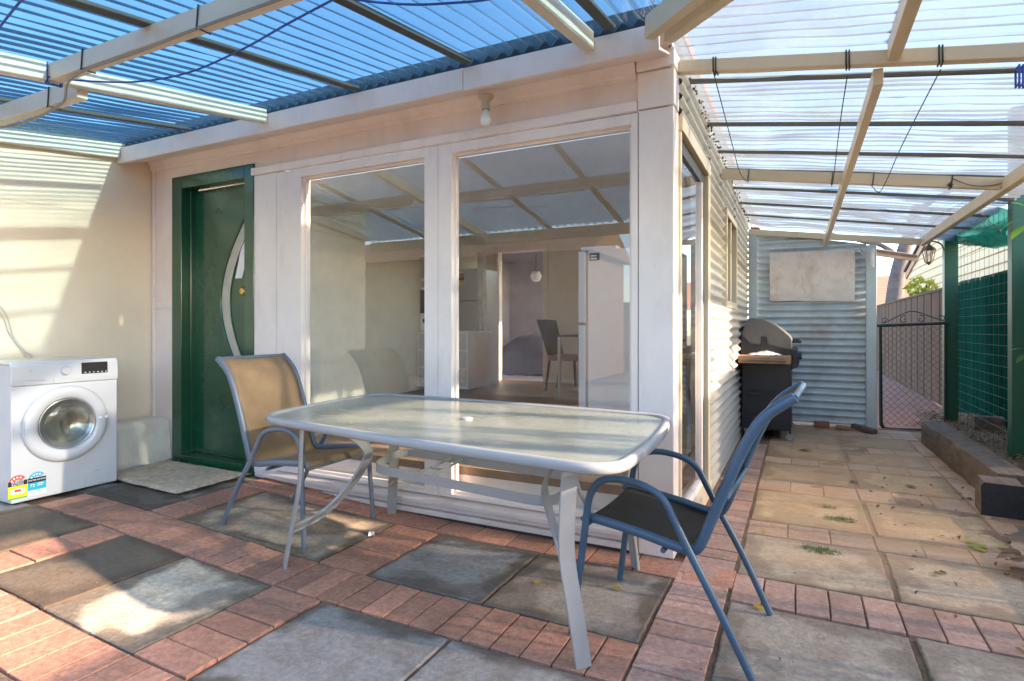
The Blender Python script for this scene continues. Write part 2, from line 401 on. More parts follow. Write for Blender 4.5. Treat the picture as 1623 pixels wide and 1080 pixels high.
def pebble_mat():
    m, nt = nodes('pebbled glass'); L = nt.links.new
    out = nt.nodes.new('ShaderNodeOutputMaterial')
    df = nt.nodes.new('ShaderNodeBsdfDiffuse'); df.inputs[0].default_value = (.60, .65, .58, 1)
    tl = nt.nodes.new('ShaderNodeBsdfTranslucent'); tl.inputs[0].default_value = (.7, .76, .7, 1)
    tp = nt.nodes.new('ShaderNodeBsdfTransparent'); tp.inputs[0].default_value = (.8, .88, .84, 1)
    gl = nt.nodes.new('ShaderNodeBsdfGlossy'); gl.inputs['Roughness'].default_value = .10
    n = noise_n(nt, 120, 3, .5); bp = nt.nodes.new('ShaderNodeBump'); bp.inputs['Strength'].default_value = .35; bp.inputs['Distance'].default_value = .003
    L(n.outputs[0], bp.inputs['Height'])
    for x in (gl, df): L(bp.outputs[0], x.inputs['Normal'])
    d = noise_n(nt, 4, 8, .7); r = ramp(nt, .35, .7, (.46, .46, .46, 1), (.72, .72, .72, 1)); L(d.outputs[0], r.inputs[0])
    a = nt.nodes.new('ShaderNodeMixShader'); a.inputs[0].default_value = .35; L(df.outputs[0], a.inputs[1]); L(tl.outputs[0], a.inputs[2])
    b = nt.nodes.new('ShaderNodeMixShader'); L(r.outputs[0], b.inputs[0]); L(tp.outputs[0], b.inputs[1]); L(a.outputs[0], b.inputs[2])
    fr = schlick(nt, .075)
    c = nt.nodes.new('ShaderNodeMixShader'); L(fr, c.inputs[0]); L(b.outputs[0], c.inputs[1]); L(gl.outputs[0], c.inputs[2])
    L(c.outputs[0], out.inputs[0]); return m
M['pebble'] = pebble_mat()

# ------------------------------------------------------------------ ground
def struct(o): o['kind'] = 'structure'; return o
mb = MB(); mb.grid(lambda u, v: (-60+120*u, -60+140*v, -.06), 2, 2); struct(mb.build('ground', M['earth']))
def soilf(u, v):
    x = -5+7.2*u; y = -1.2+9.2*v
    return (x, y, zg(x)-.013+.0098*sm((x+.4)/.3)*sm((y-2.5)/.8)+.005*noise.noise(V((x*6, y*6, 0))))
mb = MB(); mb.grid(soilf, 70, 90); struct(mb.build('joint_sand', M['soil'], smooth=180))

def paving_mesh():
    b = bmesh.new(); lay = b.loops.layers.float_color.new('tone'); return b, lay
SB, SL = paving_mesh(); BB, BL = paving_mesh()
def tile(b, lay, x0, x1, y0, y1, tone, gap, h, n=1, ztop=0, ch=.004, rag=0, stain=0):
    """one block with chamfered top; edges wander a little so no joint is ruler straight"""
    x0 += gap; x1 -= gap; y0 += gap; y1 -= gap
    tx, ty = random.uniform(-.006, .006), random.uniform(-.006, .006)
    cxm, cym = (x0+x1)/2, (y0+y1)/2
    rot = random.uniform(-.006, .006)
    def pt(x, y, z):
        X = cxm+(x-cxm)-(y-cym)*rot; Y = cym+(y-cym)+(x-cxm)*rot
        if rag:
            X += rag*(.35*noise.noise(V((X*9, Y*9, 1)))+.4*noise.noise(V((X*34, Y*34, 1)))); Y += rag*(.35*noise.noise(V((X*9, Y*9, 7)))+.4*noise.noise(V((X*34, Y*34, 7))))
        return V((X, Y, z+zg(X)+ (X-cxm)*tx+(Y-cym)*ty))
    per = []
    for i in range(n): per.append((x0+(x1-x0)*i/n, y0))
    for i in range(n): per.append((x1, y0+(y1-y0)*i/n))
    for i in range(n): per.append((x1-(x1-x0)*i/n, y1))
    for i in range(n): per.append((x0, y1-(y1-y0)*i/n))
    def inner(p): return (cxm+(p[0]-cxm)*(1-2*ch/(x1-x0)), cym+(p[1]-cym)*(1-2*ch/(y1-y0)))
    lo = [b.verts.new(pt(*p, -h)) for p in per]; mi = [b.verts.new(pt(*p, ztop-ch*.8)) for p in per]
    hi = [b.verts.new(pt(*inner(p), ztop)) for p in per]
    fs = []
    m = len(per)
    for A, B in ((lo, mi), (mi, hi)):
        for i in range(m): fs.append(b.faces.new((A[i], A[(i+1) % m], B[(i+1) % m], B[i])))
    if not stain:
        fs.append(b.faces.new(hi))
        for f in fs:
            for l in f.loops: l[lay] = c4(tone)
        return
    g = n; ids = {}
    for k, p in enumerate(per):
        i = k if k < n else (n if k < 2*n else (3*n-k if k < 3*n else 0)); j = 0 if k < n else (k-n if k < 2*n else (n if k < 3*n else 4*n-k))
        ids[(i, j)] = hi[k]
    for i in range(n+1):
        for j in range(n+1):
            if (i, j) not in ids:
                q = inner((x0+(x1-x0)*i/n, y0+(y1-y0)*j/n)); v = pt(q[0], q[1], ztop)
                v.z += .0022*noise.noise(V((v.x*7, v.y*7, 3)))+.0012*noise.noise(V((v.x*25, v.y*25, 3))); ids[(i, j)] = b.verts.new(v)
    for i in range(n):
        for j in range(n): fs.append(b.faces.new((ids[i, j], ids[i+1, j], ids[i+1, j+1], ids[i, j+1])))
    damp = V((.062, .045, .033)); base = V(tone)
    for f in fs:
        for l in f.loops:
            p = l.vert.co; e = min(p.x-x0, x1-p.x, p.y-y0, y1-p.y)
            q = noise.noise(V((p.x*3.1, p.y*3.1, 11)))*.6+noise.noise(V((p.x*9, p.y*9, 4)))*.4
            k1 = sm((.075+.17*q-e)/.05)*stain
            k2 = sm((noise.noise(V((p.x*2.2+5, p.y*2.2, 21)))+.3*noise.noise(V((p.x*8, p.y*8, 2)))-.16)/.12)*stain*.8
            t = base.lerp(damp, max(k1*.88, k2*.7)); k3 = 1+.16*noise.noise(V((p.x*5, p.y*5, 31)))
            l[lay] = c4(t*k3)
T = {'grey': (.27, .265, .25), 'blue': (.275, .262, .252), 'tan': (.34, .265, .175), 'brown': (.12, .094, .07), 'light': (.56, .475, .36), 'ochre': (.31, .215, .12)}
def slab(x0, x1, y0, y1, t='grey', zt=0, stain=.9): 
    k = random.uniform(.93, 1.07); c = T[t] if isinstance(t, str) else t
    tile(SB, SL, x0, x1, y0, y1, [v*k for v in c], .007, .04, 26, zt+random.uniform(-.002, .002), .006, .010, stain)
def brick(x0, x1, y0, y1, c=(.36, .155, .105)):
    k = random.uniform(.85, 1.12); tile(BB, BL, x0, x1, y0, y1, [v*k for v in c], .0035, .04, 2, random.uniform(-.003, .002), .0028, .006)
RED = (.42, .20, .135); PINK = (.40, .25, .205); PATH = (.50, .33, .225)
def band_x(x0, x1, y0, y1, step=.12, c=RED):      # a row of bricks laid side by side along x
    n = max(1, round((x1-x0)/step)); w = (x1-x0)/n
    for i in range(n): brick(x0+i*w, x0+(i+1)*w, y0, y1, c)
def band_y(x0, x1, y0, y1, step=.128, c=RED):
    n = max(1, round((y1-y0)/step)); w = (y1-y0)/n
    for i in range(n): brick(x0, x1, y0+i*w, y0+(i+1)*w, c)
# patio slabs
slab(-3.19, -2.69, 1.22, 1.825, 'brown'); slab(-2.69, -2.10, 1.22, 1.825, 'light')
slab(-1.80, -1.16, 1.22, 1.825, 'blue'); slab(-1.16, -.52, 1.22, 1.825, 'blue')
slab(-3.19, -2.11, 2.1, 2.715, (.38, .30, .22)); slab(-1.80, -1.19, 2.1, 2.715, 'blue'); slab(-1.19, -.52, 2.1, 2.715, (.30, .26, .22))
slab(-4.1, -3.44, 1.22, 1.825, (.15, .11, .075)); slab(-4.76, -4.1, 1.22, 1.825, 'grey')
slab(-4.1, -3.42, 2.1, 2.34, (.13, .105, .08)); slab(-4.76, -4.1, 2.1, 2.34, 'grey'); slab(-4.7, -3.45, 2.345, 2.93, (.36, .31, .25), -.008)
for xa, xb in ((-3.19, -2.65), (-2.65, -2.1), (-1.8, -1.16), (-1.16, -.52), (-4.1, -3.44)):
    slab(xa, xb, .36, .95, 'grey'); slab(xa, xb, -.6, 0.08, 'grey')
# bricks of the patio
band_x(-4.1, -3.44, 1.83, 2.095); band_x(-3.44, -2.09, 1.83, 2.095); band_x(-2.09, -.52, 1.83, 2.095)
band_y(-3.435, -3.20, 1.22, 1.825, .2); band_y(-3.435, -3.20, 2.1, 2.715, .2)
band_y(-2.095, -1.81, 1.22, 1.825); band_y(-2.10, -1.81, 2.1, 2.715, .13)
band_x(-4.76, -.52, .96, 1.215); band_x(-3.44, -.26, 2.72, 2.925, .235)
band_y(-2.095, -1.81, -.6, .955); band_y(-3.435, -3.2, -.6, .955); band_x(-4.76, -.52, .09, .355)
# the path down the side of the house
band_y(-.515, -.275, -.6, 6.2, .122, PINK)
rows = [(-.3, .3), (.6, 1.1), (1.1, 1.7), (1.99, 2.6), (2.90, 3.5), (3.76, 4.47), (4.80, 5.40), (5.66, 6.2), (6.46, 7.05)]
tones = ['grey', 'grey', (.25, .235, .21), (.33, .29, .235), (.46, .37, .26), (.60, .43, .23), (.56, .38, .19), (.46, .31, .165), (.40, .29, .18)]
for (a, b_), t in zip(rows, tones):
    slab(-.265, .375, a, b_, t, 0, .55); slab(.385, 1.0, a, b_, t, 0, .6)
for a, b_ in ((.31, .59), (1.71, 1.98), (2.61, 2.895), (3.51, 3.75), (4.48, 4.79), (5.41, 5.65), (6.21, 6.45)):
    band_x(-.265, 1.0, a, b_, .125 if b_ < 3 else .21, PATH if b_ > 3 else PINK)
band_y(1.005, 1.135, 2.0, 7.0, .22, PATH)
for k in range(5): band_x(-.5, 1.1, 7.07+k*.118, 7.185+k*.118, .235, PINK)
for b, nm, m in ((SB, 'patio_slabs', M['slab']), (BB, 'patio_pavers', M['brick'])):
    me = bpy.data.meshes.new(nm); bmesh.ops.recalc_face_normals(b, faces=b.faces); b.to_mesh(me); b.free(); me.materials.append(m)
    o = bpy.data.objects.new(nm, me); C.objects.link(o); struct(o)
# path beyond the gate
m = M['gatepath'] = pmat('pink paving beyond gate', (.36, .20, .15), .95, spec=.05, var=.25, scale=7, bump=.2, bscale=30, dirt=(.2, .14, .1), dirt_amt=.5, dscale=2)
mb = MB(); mb.grid(lambda u, v: (.75+1.1*u, 7.68+24*v, .004), 4, 40); struct(mb.build('side_path', m))

# ------------------------------------------------------------------ house
house = thing('house', 'pale pink house with green door, large fixed windows and corrugated iron side', 'house', (-2.6, 5.5, 0))
WY, SX, LX = 2.937, -.555, -4.78
H = lambda mb, n, m, **k: mb.build(n, m, house, **k)
# front wall: solid bits round the openings
mb = MB()
mb.box(LX, -4.502, WY, WY+.10, 0, 2.62); mb.box(-4.502, -3.562, WY, WY+.10, 2.353, 2.62); mb.box(-3.562, -3.33, WY, WY+.10, 0, 2.62)
mb.box(-3.33, -.60, WY, WY+.10, 2.316, 2.62); mb.box(-3.33, -.60, WY+.01, WY+.10, -.02, .10)
H(mb, 'front_wall', M['pink'])
mb = MB()      # vertical cover strips and rail by the door
mb.box(-4.765, -4.735, WY-.012, WY, .09, 2.46); mb.box(-4.735, -4.505, WY-.012, WY, 1.31, 1.35)
H(mb, 'cover_strip', M['pink'], bevel=.003)
mb = MB()      # cornice moulding under the soffit
prof = [(0, 2.43), (-.014, 2.432), (-.017, 2.446), (-.026, 2.452), (-.03, 2.478), (-.044, 2.492), (-.046, 2.508), (0, 2.52)]
mb.prism([(LX+.01, WY+a, z) for a, z in prof], (-.745-LX-.01, 0, 0)); H(mb, 'cornice', M['pink'], smooth=40)
mb = MB(); mb.box(LX+.0, SX, 2.69, WY, 2.548, 2.565); H(mb, 'soffit', M['pink'])
mb = MB()      # fascia board in two lengths
mb.box(LX+.003, -1.62, 2.66, 2.688, 2.435, 2.555); mb.box(-1.617, -.572, 2.66, 2.688, 2.432, 2.553); mb.prism([(LX+.003, 2.688, 2.438), (LX+.003, 2.92, 2.512), (LX+.003, 2.92, 2.525), (LX+.003, 2.688, 2.455)], (-.572-LX-.003, 0, 0))
H(mb, 'fascia_board', M['pink'], bevel=.004)
mb = MB()      # corner post with cap
mb.box(-.733, SX, WY-.012, WY+.113, .0, 2.262); mb.box(-.737, SX+.003, WY-.016, WY+.113, 2.268, 2.452); mb.box(-.741, SX+.006, WY-.03, WY+.113, 2.458, 2.545)
H(mb, 'corner_post', M['white'], bevel=.005)
mb = MB()      # header trim
mb.prism([(-3.575, WY-.026, 2.262), (-3.575, WY-.026, 2.314), (-3.575, WY, 2.316), (-3.575, WY, 2.262)], (3.575-.741, 0, 0))
H(mb, 'header_trim', M['white'], bevel=.004)
mb = MB()      # sill and plinth boards
mb.prism([(-3.5, WY-.055, .088), (-3.5, WY-.055, .112), (-3.5, WY+.02, .135), (-3.5, WY+.02, .088)], (3.5-.745, 0, 0))
H(mb, 'window_sill', M['sill'], bevel=.004)
mb = MB(); mb.box(-3.5, -.745, WY-.018, WY+.02, .052, .085); mb.box(-3.5, -.745, WY-.040, WY+.02, .018, .049); 
H(mb, 'plinth_board', M['sill'], bevel=.003)
mb = MB(); mb.box(-3.5, -.745, WY-.028, WY+.009, -.03, .016); H(mb, 'gap_shade_strip', M['dark'])  # dark strip, paints in the shade of the gap below the plinth
mb = MB(); mb.box(-3.57, -3.333, WY-.006, WY+.0, .1, 2.258); H(mb, 'wall_panel', M['white'])
# fixed windows
def window(x0, x1, xo0, xo1, z0=.155, z1=2.2):
    mb = MB(); y0, y1 = WY-.010, WY+.075
    mb.box(xo0, x0, y0, y1, .137, 2.256); mb.box(x1, xo1, y0, y1, .137, 2.256)
    mb.box(x0, x1, y0, y1, z1, 2.256); mb.box(x0, x1, y0, y1, .137, z0)
    w = mb.build('window', M['white'], house, bevel=.003)
    mb = MB(); b = .014
    for a in ((x0, x0+b, z0, z1), (x1-b, x1, z0, z1), (x0+b, x1-b, z1-b, z1), (x0+b, x1-b, z0, z0+b)): mb.box(a[0], a[1], WY+.02, WY+.05, a[2], a[3])
    mb.build('glazing_bead', M['white'], w)
    mb = MB(); mb.poly([(x0+.006, WY+.035, z0+.006), (x1-.006, WY+.035, z0+.006), (x1-.006, WY+.035, z1-.006), (x0+.006, WY+.035, z1-.006)]); mb.build('pane', M['glass'], w)
    return w
tag(window(-3.09, -2.057, -3.327, -1.96), 'narrower fixed window next to the green door')
tag(window(-1.86, -.772, -1.957, -.737), 'wider fixed window next to the house corner')
# green door
mb = MB()
mb.box(-4.502, -4.385, WY-.014, WY+.12, .10, 2.353); mb.box(-3.66, -3.562, WY-.014, WY+.12, .10, 2.353); mb.box(-4.385, -3.66, WY-.014, WY+.12, 2.255, 2.353)
mb.box(-4.385, -4.36, WY+.05, WY+.12, .15, 2.255); mb.box(-4.385, -3.66, WY-.03, WY+.12, .10, .15)
mb.box(-4.52, -3.56, WY-.06, WY-.014, .07, .10)
H(mb, 'door_frame', M['green'], bevel=.004)
mb = MB(); DY = WY+.085
mb.box(-4.372, -3.664, DY, DY+.04, .155, 2.25)
door = H(mb, 'door', M['green'], bevel=.003)
def arc(xm, xe, za, zb, n=24): return [(xe+(xm-xe)*math.sin(math.pi*i/n), za+(zb-za)*i/n) for i in range(n+1)]
DYf = DY-.002
o_ = arc(-4.045, -3.672, .60, 2.12); i_ = arc(-3.935, -3.672, .72, 1.98)
mb = MB()
for k in range(24):
    mb.poly([(o_[k][0], DYf, o_[k][1]), (i_[k][0], DYf, i_[k][1]), (i_[k+1][0], DYf, i_[k+1][1]), (o_[k+1][0], DYf, o_[k+1][1])])
mb.build('crescent_glazing', M['dglass'], door)
mb = MB(); 
for k in range(24):
    mb.poly([(o_[k][0]+.003, DYf+.0015, o_[k][1]), (i_[k][0]-.002, DYf+.0015, i_[k][1]), (i_[k+1][0]-.002, DYf+.0015, i_[k+1][1]), (o_[k+1][0]+.003, DYf+.0015, o_[k+1][1])])
mb.build('glass_backing', pmat('frosted door glass', (.52, .48, .42), .3, bump=.02), door)
mb = MB(); mb.tube([(x, DYf, z) for x, z in o_], .011, 8); mb.tube([(x, DYf, z) for x, z in i_], .005, 8)
mb.build('glazing_moulding', M['green'], door, smooth=180)
mb = MB(); mb.poly([(-3.878, DYf-.002, 1.53), (-3.80, DYf-.002, 1.80), (-3.715, DYf-.002, 1.875), (-3.77, DYf-.002, 1.62), (-3.80, DYf-.002, 1.53)])
mb.build('taped_paper', M['lwhite'], door)
mb = MB(); mb.lathe([(.0, -.072), (.022, -.07), (.034, -.056), (.034, -.042), (.015, -.028), (.015, -.008), (.036, -.006), (.036, 0)], (-3.725, DY, 1.425), 'y', 24)
mb.build('door_knob', M['brass'], door, smooth=40)
mb = MB(); mb.lathe([(.0, -.014), (.016, -.012), (.022, -.004), (.024, 0)], (-3.72, DY, 1.30), 'y', 20); mb.build('lock', M['lpale'], door, smooth=40)
# left wall (faces the patio, sun falls on it), weatherboards further out
mb = MB(); mb.box(LX-.12, LX, 1.5, WY+.1, 0, 2.62); 
for k in range(14): mb.prism([(LX-.10, 1.498, .06+k*.18), (LX+.016, 1.498, .06+k*.18), (LX-.004, 1.498, .24+k*.18), (LX-.10, 1.498, .24+k*.18)], (0, -1.1, 0))
H(mb, 'left_wing_wall', M['render'])
mb = MB()      # faint horizontal sheet joints
mb.box(LX-.002, LX+.003, 1.505, 2.43, 1.325, 1.355); H(mb, 'wall_joint', M['render']); mb = MB(); mb.box(LX-.002, LX+.0025, 1.505, 2.6, 2.02, 2.035); H(mb, 'wall_joint', M['render'])
mb = MB(); mb.box(LX, LX+.055, .4, 2.655, 2.385, 2.465)
for v in mb.b.verts: v.co.z += (v.co.y-1.92)*.118
H(mb, 'wall_plate', M['beamwhite'], bevel=.004)
mb = MB(); mb.box(LX+.0, SX-.04, 2.725, 2.745, 2.566, 2.675); H(mb, 'roof_flashing', M['black'])
# eaves gutter and roof above the patio sheet
mb = MB(); mb.box(LX-.4, SX+.01, 2.93, 3.04, 2.60, 2.66); mb.box(SX-.12, SX+.004, 3.07, 8.2, 2.60, 2.70); H(mb, 'gutter', M['batten'])
mb = MB()
for a in ((LX-.6, -4.5, 3.05, 10.7), (-.85, SX+.0, 3.05, 10.7), (-4.5, -.85, 3.9, 10.7)): mb.box(a[0], a[1], a[2], a[3], 2.735, 2.79)  # slot left open above the ceiling opening added for daylight
H(mb, 'roof', M['terracotta'])

def corr(mb, fn, n, amp=.009, pitch=.076, per=8, rows=1, dent=0, seed=0):
    """fn(s, t, h) -> point: s metres across the waves, t 0..1 along them, h height of the wave"""
    steps = int(round(n/pitch*per)); g = []
    for i in range(steps+1):
        s = n*i/steps; row = []
        for j in range(rows+1):
            t = j/rows; h = amp*math.sin(2*math.pi*s/pitch)
            if dent:
                q = noise.noise(V((s*3.2+seed, t*5, seed))); q2 = noise.noise(V((s*9+seed, t*9, seed+5)))
                h = h*(1-max(0, min(1, (q2-.15)*3))*dent)+dent*.018*q
            row.append(mb.b.verts.new(fn(s, t, h)))
        g.append(row)
    for a, b in zip(g, g[1:]):
        for j in range(rows): mb.face([a[j], b[j], b[j+1], a[j+1]])
# corrugated side wall, waves run along the wall
mb = MB()
def side_panel(y0, y1, z0, z1): corr(mb, lambda s, t, h: (SX+.004+h, y0+(y1-y0)*t, z0+s), z1-z0, .015, .076, 8, 1)
side_panel(3.06, 4.12, 2.26, 2.545); side_panel(4.12, 5.04, .0, 2.545); side_panel(5.04, 5.91, .0, 1.33); side_panel(5.04, 5.91, 2.14, 2.545); side_panel(5.91, 7.66, .0, 2.545)
side = H(mb, 'corrugated_side_wall', M['galvside'], smooth=180, recalc=False)
mb = MB(); mb.box(SX-.11, SX-.02, 3.05, 4.1, .0, .11); mb.box(SX-.11, SX-.02, 3.05, 4.1, 2.25, 2.6); mb.box(SX-.11, SX-.02, 4.1, 5.04, 0, 2.6); mb.box(SX-.11, SX-.02, 5.04, 5.91, 0, 1.33)
mb.box(SX-.11, SX-.02, 5.04, 5.91, 2.14, 2.6); mb.box(SX-.11, SX-.02, 5.91, 8.3, 0, 2.6); H(mb, 'side_wall_lining', M['wallin'])
# sliding side window by the corner
mb = MB()
mb.box(SX-.07, SX+.022, 3.055, 4.125, 2.175, 2.255); mb.box(SX-.07, SX+.018, 4.03, 4.125, .06, 2.172); mb.box(SX-.07, SX+.03, 3.055, 4.125, .03, .12)
mb.box(SX-.07, SX+.012, 3.052, 3.085, .12, 2.172)
w = H(mb, 'window', M['cream'], bevel=.004); tag(w, 'tall side window facing the path')
mb = MB(); mb.box(SX-.05, SX-.01, 3.93, 4.028, .122, 2.172); mb.box(SX-.05, SX-.01, 3.087, 3.93, 2.10, 2.172); mb.build('sash', pmat('dark sash rubber', (.06, .07, .07), .5), w, bevel=.003)
mb = MB(); mb.box(SX-.035, SX-.005, 3.087, 3.93, .122, .17); mb.box(SX-.045, SX-.004, 3.88, 3.928, .17, 2.098); mb.build('sash_frame', M['white'], w, bevel=.003)
mb = MB(); mb.poly([(SX-.024, 3.087, .17), (SX-.024, 3.88, .17), (SX-.024, 3.88, 2.10), (SX-.024, 3.087, 2.10)]); mb.build('pane', M['glass'], w)
mb = MB()
mb.box(SX-.07, SX+.03, 5.035, 5.915, 2.09, 2.145); mb.box(SX-.07, SX+.03, 5.035, 5.915, 1.325, 1.38); mb.box(SX-.07, SX+.03, 5.035, 5.075, 1.38, 2.09); mb.box(SX-.07, SX+.03, 5.875, 5.915, 1.38, 2.09)
mb.box(SX-.05, SX+.018, 5.45, 5.50, 1.38, 2.09)
w = H(mb, 'window', M['cream'], bevel=.004); tag(w, 'small side window above the barbecue')
mb = MB(); mb.poly([(SX-.024, 5.076, 1.381), (SX-.024, 5.874, 1.381), (SX-.024, 5.874, 2.089), (SX-.024, 5.076, 2.089)]); mb.build('pane', M['glass'], w)
# room inside
FZ = .30
mb = MB(); mb.box(-4.62, SX-.11, 3.04, 8.3, FZ-.05, FZ); H(mb, 'room_floor', M['floorwood'])
mb = MB(); mb.box(-4.62, SX-.11, 3.04, 3.06, .10, FZ-.05); H(mb, 'floor_edge_board', M['white'])
mb = MB(); mb.box(-4.70, -4.62, 3.04, 8.3, 0, 2.6); H(mb, 'room_left_wall', M['wallgreen'])
mb = MB(); mb.box(-4.62, -4.31, 8.2, 8.3, FZ, 2.5); mb.box(-4.31, -3.54, 8.2, 8.3, 2.35, 2.5); mb.box(-3.54, -2.3, 8.2, 8.3, FZ, 2.5); mb.box(-2.3, -.8, 8.2, 8.3, FZ, .9); mb.box(-2.3, -.8, 8.2, 8.3, 2.3, 2.5); mb.box(-.8, SX-.11, 8.2, 8.3, FZ, 2.5); H(mb, 'room_back_wall', M['wallin'])
mb = MB(); mb.poly([(-2.3, 8.25, .9), (-.8, 8.25, .9), (-.8, 8.25, 2.3), (-2.3, 8.25, 2.3)]); H(mb, 'added_back_window_pane', M['glass'])  # unseen window added to bring daylight into the dim room
mb = MB()
for a in ((-4.62, -4.45, 3.04, 8.3), (-.9, SX-.11, 3.04, 8.3), (-4.45, -.9, 3.04, 3.08), (-4.45, -.9, 3.92, 8.3)): mb.box(a[0], a[1], a[2], a[3], 2.5, 2.55)
H(mb, 'ceiling', M['wallin'])
mb = MB(); mb.poly([(-4.47, 3.06, 2.565), (-.88, 3.06, 2.565), (-.88, 3.94, 2.565), (-4.47, 3.94, 2.565)]); H(mb, 'added_skylight', poly_mat('clear skylight', (1, 1, 1), .88, (.85, .85, .85), .2))  # unseen ceiling opening, added only to brighten the room behind the glass
mb = MB(); mb.box(-4.40, -4.315, 8.17, 8.2, FZ, 2.35); mb.box(-3.535, -3.45, 8.17, 8.2, FZ, 2.35); mb.box(-4.40, -3.45, 8.17, 8.2, 2.352, 2.44); H(mb, 'doorway_trim', M['white'], bevel=.004)
mb = MB(); mb.box(-5.4, -2.9, 8.3, 8.32, 2.4, 2.5); mb.box(-5.4, -5.3, 8.3, 10.6, FZ, 2.45); mb.box(-5.4, -2.6, 10.55, 10.65, FZ, 2.45); mb.box(-5.4, -2.6, 8.3, 10.6, FZ-.05, FZ); mb.box(-5.4, -2.6, 8.3, 10.6, 2.45, 2.5); H(mb, 'far_room', M['mauve'])

# ------------------------------------------------------------------ patio roof (slopes down away from the house front)
def zl(y): return 2.585-.158*(2.66-y)      # underside line of the patio sheet
patio = thing('patio_roof', 'blue tinted corrugated patio roof on cream rafters in front of the house', 'roof', (-2.5, 1.5, 2.3))
HIPX = lambda y: SX+(2.64-y)*.86           # the hip line, out from the house corner
mb = MB()
def pf(s, t, h):
    x = LX-.02+s; y0 = .28
    top = 2.722 if x < SX-.07 else 2.64-(x-SX)/.86
    y = top+(y0-top)*t if top > y0+.02 else y0+.02*(1-t)
    return (x, y, zl(y)+.014+h)
corr(mb, pf, 5.9+SX-LX-3.0, .015, .082, 8, 14, .35, 2)
mb.build('corrugated_sheet', M['poly_blue'], patio, smooth=180, recalc=False)
P = lambda mb, n, m, **k: mb.build(n, m, patio, **k)
for x in (-3.13, -.905):
    mb = MB(); mb.beam((x, .3, zl(.3)-.05), (x, 2.657, zl(2.657)-.05), .052, .085); P(mb, 'rafter', M['beamwhite'], bevel=.003)
for x in (-3.93, -2.36, -1.585, -.80):
    mb = MB(); mb.beam((x, .3, zl(.3)-.006), (x, 2.66, zl(2.66)-.006), .05, .018); P(mb, 'batten', M['batten'])
mb = MB(); mb.box(-3.10, -.94, 1.43, 1.48, 2.30, 2.378); P(mb, 'cross_beam', M['beamwhite'], bevel=.003)
mb = MB(); mb.box(LX+.06, -3.16, 1.575, 1.625, 2.285, 2.375); P(mb, 'cross_beam', M['beamwhite'], bevel=.003)
mb = MB(); mb.box(-.87, .45, 1.43, 1.48, 2.30, 2.378); P(mb, 'cross_beam', M['beamwhite'], bevel=.003)
mb = MB(); mb.box(LX, 1.5, .25, .30, 2.09, 2.20); P(mb, 'outer_beam', M['cream'], bevel=.003)
mb = MB(); a = V((-.60, 2.60, 2.505)); d = V((.655, -.756, -.11)).normalized()
mb.beam(a, a+d*2.6, .05, .10); P(mb, 'hip_rafter', M['cream'], bevel=.003)
mb = MB(); a = V((-.525, 2.655, 2.50)); mb.beam(a, a+d*2.6, .05, .10); P(mb, 'hip_rafter', M['cream'], bevel=.003)

# ------------------------------------------------------------------ side roof (slopes down away from the side wall)
sroof = thing('side_roof', 'clear corrugated roof over the side path on cream steel beams', 'roof', (.4, 5, 2.2))
def zr(x, y): return 2.535-.152*(x-SX)-.028*(y-3)*(1 if y > 3 else .3)
mb = MB()
def rf(s, t, h):
    y = .3+s; x0 = SX-.02 if y > 2.62 else SX+(2.62-y)*.86
    x1 = 1.52; x = x0+(x1-x0)*t
    sag = -.012*math.sin((y-3.2)/.8*math.pi*2)**2 if y > 3 else 0
    return (x, y, zr(x, y)+.02+h+sag)
corr(mb, rf, 7.45, .013, .082, 8, 22, .75, 9)
mb.build('corrugated_sheet', M['poly_clear'], sroof, smooth=180, recalc=False)
P = lambda mb, n, m, **k: mb.build(n, m, sroof, **k)
def xbeam(y, za, zb, h, x1=1.19, x0=SX+.006):
    mb = MB(); mb.beam((x0, y, za), (x1, y, zb), .05, h); return P(mb, 'rafter', M['cream'], bevel=.003)
xbeam(3.03, 2.488, 2.222, .06); xbeam(4.82, 2.366, 2.096, .075); xbeam(7.63, 2.322, 2.087, .07)
for y in (3.32, 4.02, 4.62, 5.12, 5.75, 6.4, 7.0):
    mb = MB(); mb.beam((SX+.01, y, zr(SX, y)+.002), (1.5, y, zr(1.5, y)+.002), .035, .018); P(mb, 'batten', pmat('grey brown batten', (.12, .11, .085), .5))
mb = MB(); mb.box(1.19, 1.24, .35, 7.66, 2.045, 2.128); P(mb, 'edge_beam', M['cream'], bevel=.003)
mb = MB(); mb.beam((.375, .9, 2.39), (.375, 3.003, 2.372), .05, .085); P(mb, 'middle_beam', M['cream'], bevel=.003)
mb = MB(); mb.beam((.322, 3.057, 2.287), (.278, 7.6, 2.125), .04, .075); P(mb, 'middle_beam', M['cream'], bevel=.003)

# dirt and old mortar crumbs along the roof/wall junction
mb = MB()
for k in range(150):
    y = random.uniform(3.1, 7.3); r = random.uniform(.004, .011)
    c = V((SX+random.uniform(.015, .04), y, zr(SX, y)+random.uniform(-.02, .012)))
    mb.lathe([(0, -r), (r*.9, -r*.3), (r*.7, r*.5), (0, r)], c, 'z', 5)
tag(mb.build('junction_debris', M['rust']), 'brown leaf debris caught where the clear roof meets the corrugated wall', 'debris', kind='stuff')

